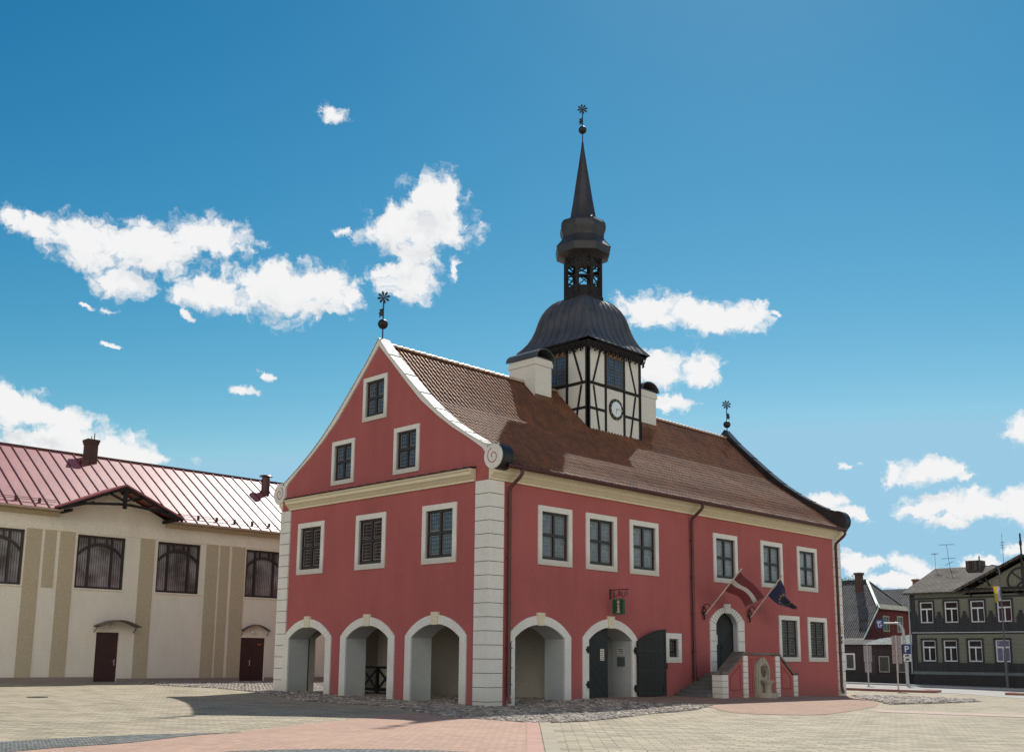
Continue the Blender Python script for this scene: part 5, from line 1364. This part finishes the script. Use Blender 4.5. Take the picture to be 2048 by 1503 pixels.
# ================================================================== LIGHT, SKY, CAMERA
SUN = Vector((.74,.42,1)).normalized()
el = math.asin(SUN.z); rot = math.atan2(SUN.x, SUN.y)
ld = bpy.data.lights.new('sun', 'SUN'); ld.energy = 3.7; ld.angle = R(.55); ld.color = (1,.955,.88)
lo = bpy.data.objects.new('sun', ld); C.objects.link(lo); lo.rotation_euler = SUN.to_track_quat('Z','Y').to_euler()
w = bpy.data.worlds.new('World'); sc.world = w; w.use_nodes = True; nt = w.node_tree; nt.nodes.clear()
sky = nn(nt,'ShaderNodeTexSky', sky_type='NISHITA'); sky.sun_disc = False; sky.sun_elevation = el; sky.sun_rotation = rot; sky.altitude = 50; sky.air_density = 1.0; sky.dust_density = .15; sky.ozone_density = 2.5
bg = nn(nt,'ShaderNodeBackground'); bg.inputs[1].default_value = .11
sr = nn(nt,'ShaderNodeSeparateColor'); nt.links.new(sky.outputs[0], sr.inputs[0]); cr = nn(nt,'ShaderNodeCombineColor')
for k,(pw,ml) in enumerate(((3.3,.029),(1.6,.268),(1.2,.425))):   # deep polarised blue of the zenith, paler towards the horizon
    nt.links.new(mth(nt,'MINIMUM', mth(nt,'MULTIPLY', mth(nt,'POWER', sr.outputs[k], pw), ml), (2.3,4.2,5.5)[k]), cr.inputs[k])
nt.links.new(cr.outputs[0], bg.inputs[0])
# clouds: drifting cumulus at fixed directions of the sky (azimuth, elevation in radians)
CL = [(1.246, 0.3637, 0.0142, 0.0144, 0.88), (1.2252, 0.3631, 0.025, 0.0145, 1), (1.1867, 0.3586, 0.0477, 0.0232, 1), (1.1298, 0.3623, 0.0544, 0.0258, 1), (1.0758, 0.3756, 0.0373, 0.0197, 1), (1.1516, 0.3288, 0.033, 0.0156, 0.9), (1.0681, 0.3273, 0.0466, 0.017, 1), (1.0075, 0.3351, 0.0577, 0.028, 1), (0.9694, 0.3425, 0.0389, 0.025, 1), (0.9398, 0.3339, 0.0196, 0.0129, 0.88), (0.8583, 0.4281, 0.0314, 0.0244, 1), (0.8677, 0.403, 0.053, 0.0247, 1), (0.8977, 0.3993, 0.0301, 0.0247, 1), (0.877, 0.3775, 0.0275, 0.0205, 0.95), (0.8838, 0.3543, 0.0324, 0.0229, 1), (0.9038, 0.3602, 0.0248, 0.0101, 0.8), (0.8908, 0.3401, 0.0173, 0.0092, 0.68), (0.9618, 0.4967, 0.015, 0.0101, 0.88), (0.9448, 0.3951, 0.0148, 0.0067, 0.68), (0.6467, 0.3277, 0.0367, 0.0185, 1), (0.5932, 0.3209, 0.0526, 0.0193, 1), (0.5501, 0.3186, 0.0236, 0.0164, 1), (0.6378, 0.269, 0.029, 0.0197, 1), (0.5944, 0.2676, 0.0262, 0.0186, 1), (0.6214, 0.2398, 0.0287, 0.0085, 1), (1.2281, 0.2101, 0.0364, 0.0206, 1), (1.1947, 0.2004, 0.0311, 0.0131, 1), (1.2444, 0.2147, 0.0238, 0.0192, 1), (1.1808, 0.1818, 0.0766, 0.0185, 1), (1.1381, 0.174, 0.0389, 0.0125, 1), (1.02, 0.2596, 0.0103, 0.006, 0.78), (1.0367, 0.2418, 0.0194, 0.0064, 0.68), (1.156, 0.2726, 0.0103, 0.004, 0.78), (0.3138, 0.1974, 0.0194, 0.0146, 1), (0.425, 0.1674, 0.0137, 0.0117, 0.78), (0.3912, 0.1656, 0.037, 0.0115, 1), (0.3646, 0.1597, 0.0162, 0.0057, 0.78), (0.4573, 0.1749, 0.0131, 0.0041, 0.68), (0.3559, 0.1359, 0.0473, 0.0148, 1), (0.3127, 0.1306, 0.0342, 0.0171, 1), (0.397, 0.1361, 0.0248, 0.0107, 1), (0.3771, 0.1228, 0.0283, 0.007, 0.9), (0.4614, 0.1327, 0.0238, 0.0077, 1), (0.4874, 0.1431, 0.0243, 0.0073, 1), (0.4464, 0.1277, 0.0129, 0.0045, 0.78), (0.4571, 0.085, 0.0236, 0.0113, 1), (0.4125, 0.0841, 0.0269, 0.0107, 1), (0.4301, 0.0688, 0.0457, 0.0076, 1), (0.3552, 0.084, 0.0198, 0.0074, 1), (0.3248, 0.096, 0.0131, 0.0103, 0.88), (1.1844, 0.3057, 0.0093, 0.0039, 0.68), (1.1629, 0.3054, 0.0147, 0.0039, 0.68), (1.0933, 0.3054, 0.0127, 0.0049, 0.68), (1.0264, 0.3754, 0.0133, 0.0058, 0.68), (0.8331, 0.363, 0.0075, 0.0193, 0.58), (0.5227, 0.3182, 0.0056, 0.0041, 0.58), (0.968, 0.3127, 0.0125, 0.0046, 0.38)] #CLOUDS#
def density_group():
    gr = bpy.data.node_groups.new('cloud_density', 'ShaderNodeTree')
    gr.interface.new_socket('Vector', in_out='INPUT', socket_type='NodeSocketVector'); gr.interface.new_socket('Density', in_out='OUTPUT', socket_type='NodeSocketFloat')
    gi = nn(gr,'NodeGroupInput'); go = nn(gr,'NodeGroupOutput')
    n1 = nn(gr,'ShaderNodeTexNoise'); n1.inputs['Scale'].default_value = 22; n1.inputs['Detail'].default_value = 5; gr.links.new(gi.outputs[0], n1.inputs['Vector'])
    sub = nn(gr,'ShaderNodeVectorMath', operation='SUBTRACT'); gr.links.new(n1.outputs['Color'], sub.inputs[0]); sub.inputs[1].default_value = (.5,.5,.5)
    scl = nn(gr,'ShaderNodeVectorMath', operation='MULTIPLY'); gr.links.new(sub.outputs[0], scl.inputs[0]); scl.inputs[1].default_value = (.040,.026,0)
    n3 = nn(gr,'ShaderNodeTexNoise'); n3.inputs['Scale'].default_value = 95; n3.inputs['Detail'].default_value = 6; n3.inputs['Roughness'].default_value = .65; gr.links.new(gi.outputs[0], n3.inputs['Vector'])
    sub3 = nn(gr,'ShaderNodeVectorMath', operation='SUBTRACT'); gr.links.new(n3.outputs['Color'], sub3.inputs[0]); sub3.inputs[1].default_value = (.5,.5,.5)
    scl3 = nn(gr,'ShaderNodeVectorMath', operation='MULTIPLY'); gr.links.new(sub3.outputs[0], scl3.inputs[0]); scl3.inputs[1].default_value = (.022,.016,0)
    ad3 = nn(gr,'ShaderNodeVectorMath', operation='ADD'); gr.links.new(scl.outputs[0], ad3.inputs[0]); gr.links.new(scl3.outputs[0], ad3.inputs[1])
    add = nn(gr,'ShaderNodeVectorMath', operation='ADD'); gr.links.new(gi.outputs[0], add.inputs[0]); gr.links.new(ad3.outputs[0], add.inputs[1])
    acc = None
    for (a,e,ra,re,wt) in CL:
        s = nn(gr,'ShaderNodeVectorMath', operation='SUBTRACT'); gr.links.new(add.outputs[0], s.inputs[0]); s.inputs[1].default_value = (a,e,0)
        m_ = nn(gr,'ShaderNodeVectorMath', operation='MULTIPLY'); gr.links.new(s.outputs[0], m_.inputs[0]); m_.inputs[1].default_value = (1/ra,1/re,0)
        l = nn(gr,'ShaderNodeVectorMath', operation='LENGTH'); gr.links.new(m_.outputs[0], l.inputs[0])
        d = mth(gr,'SUBTRACT', wt, l.outputs['Value'])
        acc = d if acc is None else mth(gr,'MAXIMUM', acc, d)
    n2 = nn(gr,'ShaderNodeTexNoise'); n2.inputs['Scale'].default_value = 55; n2.inputs['Detail'].default_value = 9; n2.inputs['Roughness'].default_value = .62; gr.links.new(add.outputs[0], n2.inputs['Vector'])
    tot = mth(gr,'ADD', acc if acc is not None else -2.0, mth(gr,'MULTIPLY', mth(gr,'SUBTRACT', n2.outputs[0], .5), 2.1))
    gr.links.new(tot, go.inputs[0]); return gr
grp = density_group()
tc = nn(nt,'ShaderNodeTexCoord'); sx = nn(nt,'ShaderNodeSeparateXYZ'); nt.links.new(tc.outputs['Generated'], sx.inputs[0])
az = mth(nt,'ARCTAN2', sx.outputs[1], sx.outputs[0]); elv = mth(nt,'ARCSINE', sx.outputs[2])
cb = nn(nt,'ShaderNodeCombineXYZ'); nt.links.new(az, cb.inputs[0]); nt.links.new(elv, cb.inputs[1])
def dens(off):
    v = nn(nt,'ShaderNodeVectorMath', operation='ADD'); nt.links.new(cb.outputs[0], v.inputs[0]); v.inputs[1].default_value = off
    q = nn(nt,'ShaderNodeGroup'); q.node_tree = grp; nt.links.new(v.outputs[0], q.inputs[0]); return q.outputs[0]
d0 = dens((0,0,0)); d1 = dens((-.006,.022,0))
# added bright cloud bank, unseen behind the camera, to fill the shaded fronts
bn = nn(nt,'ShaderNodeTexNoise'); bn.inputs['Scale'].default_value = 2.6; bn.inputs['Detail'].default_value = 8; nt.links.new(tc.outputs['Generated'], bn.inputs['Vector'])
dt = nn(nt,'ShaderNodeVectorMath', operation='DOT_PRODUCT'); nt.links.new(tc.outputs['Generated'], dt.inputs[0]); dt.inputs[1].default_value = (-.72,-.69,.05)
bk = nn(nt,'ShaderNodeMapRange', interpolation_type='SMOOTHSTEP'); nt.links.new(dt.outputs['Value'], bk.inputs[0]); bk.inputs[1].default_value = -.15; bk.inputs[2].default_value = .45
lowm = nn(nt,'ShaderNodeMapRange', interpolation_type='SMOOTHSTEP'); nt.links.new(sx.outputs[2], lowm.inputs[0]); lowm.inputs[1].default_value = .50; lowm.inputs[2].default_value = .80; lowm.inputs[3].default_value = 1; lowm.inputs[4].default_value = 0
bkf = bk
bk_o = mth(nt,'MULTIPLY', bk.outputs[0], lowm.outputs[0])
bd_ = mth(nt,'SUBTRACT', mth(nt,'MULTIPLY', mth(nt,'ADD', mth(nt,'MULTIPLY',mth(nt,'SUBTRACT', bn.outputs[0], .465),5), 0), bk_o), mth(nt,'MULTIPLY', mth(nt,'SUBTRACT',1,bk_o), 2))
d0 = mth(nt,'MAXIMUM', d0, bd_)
mr = nn(nt,'ShaderNodeMapRange', interpolation_type='SMOOTHSTEP'); nt.links.new(d0, mr.inputs[0]); mr.inputs[1].default_value = -.16; mr.inputs[2].default_value = .46
sh = nn(nt,'ShaderNodeMapRange', interpolation_type='SMOOTHSTEP'); nt.links.new(d1, sh.inputs[0]); sh.inputs[1].default_value = .15; sh.inputs[2].default_value = 1.15
cc = ramp(nt, sh.outputs[0], [(0,(1,1,1)),(.5,(.95,.955,.96)),(1,(.83,.85,.875))])
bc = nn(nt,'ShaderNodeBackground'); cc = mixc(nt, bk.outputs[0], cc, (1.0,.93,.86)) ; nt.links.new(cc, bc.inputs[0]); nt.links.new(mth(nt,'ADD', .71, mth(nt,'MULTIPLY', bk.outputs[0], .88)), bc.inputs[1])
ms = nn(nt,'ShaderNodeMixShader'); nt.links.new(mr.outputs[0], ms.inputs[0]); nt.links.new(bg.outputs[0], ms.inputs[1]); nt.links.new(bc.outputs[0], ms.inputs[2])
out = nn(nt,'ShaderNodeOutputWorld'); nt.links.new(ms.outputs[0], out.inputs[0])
w.cycles.sampling_method = 'MANUAL'; w.cycles.sample_map_resolution = 512

cd = bpy.data.cameras.new('camera'); cam = bpy.data.objects.new('camera', cd); C.objects.link(cam)
yaw, pitch, roll, f = R(44.54256741), R(9.96189797), R(0.53147494), 2088.8
fw = Vector((math.cos(yaw)*math.cos(pitch), math.sin(yaw)*math.cos(pitch), math.sin(pitch)))
rt = fw.cross(Vector((0,0,1))).normalized(); up = rt.cross(fw)
r2 = rt*math.cos(roll)+up*math.sin(roll); u2 = -rt*math.sin(roll)+up*math.cos(roll)
mw = Matrix((r2,u2,-fw)).transposed().to_4x4(); mw.translation = (-24.32597,-24.98948,1.6)
cam.matrix_world = mw
cd.sensor_width = 36; cd.sensor_fit = 'HORIZONTAL'; cd.lens = f/2048*36; cd.shift_y = (946.94-751.5)/2048; cd.clip_end = 3000; cd.clip_start = .5
sc.camera = cam
sc.view_settings.view_transform = 'Standard'; sc.view_settings.look = 'None'; sc.view_settings.gamma = 1; sc.view_settings.exposure = .35
sc.render.engine = 'CYCLES'; sc.cycles.use_denoising = True; sc.cycles.max_bounces = 6
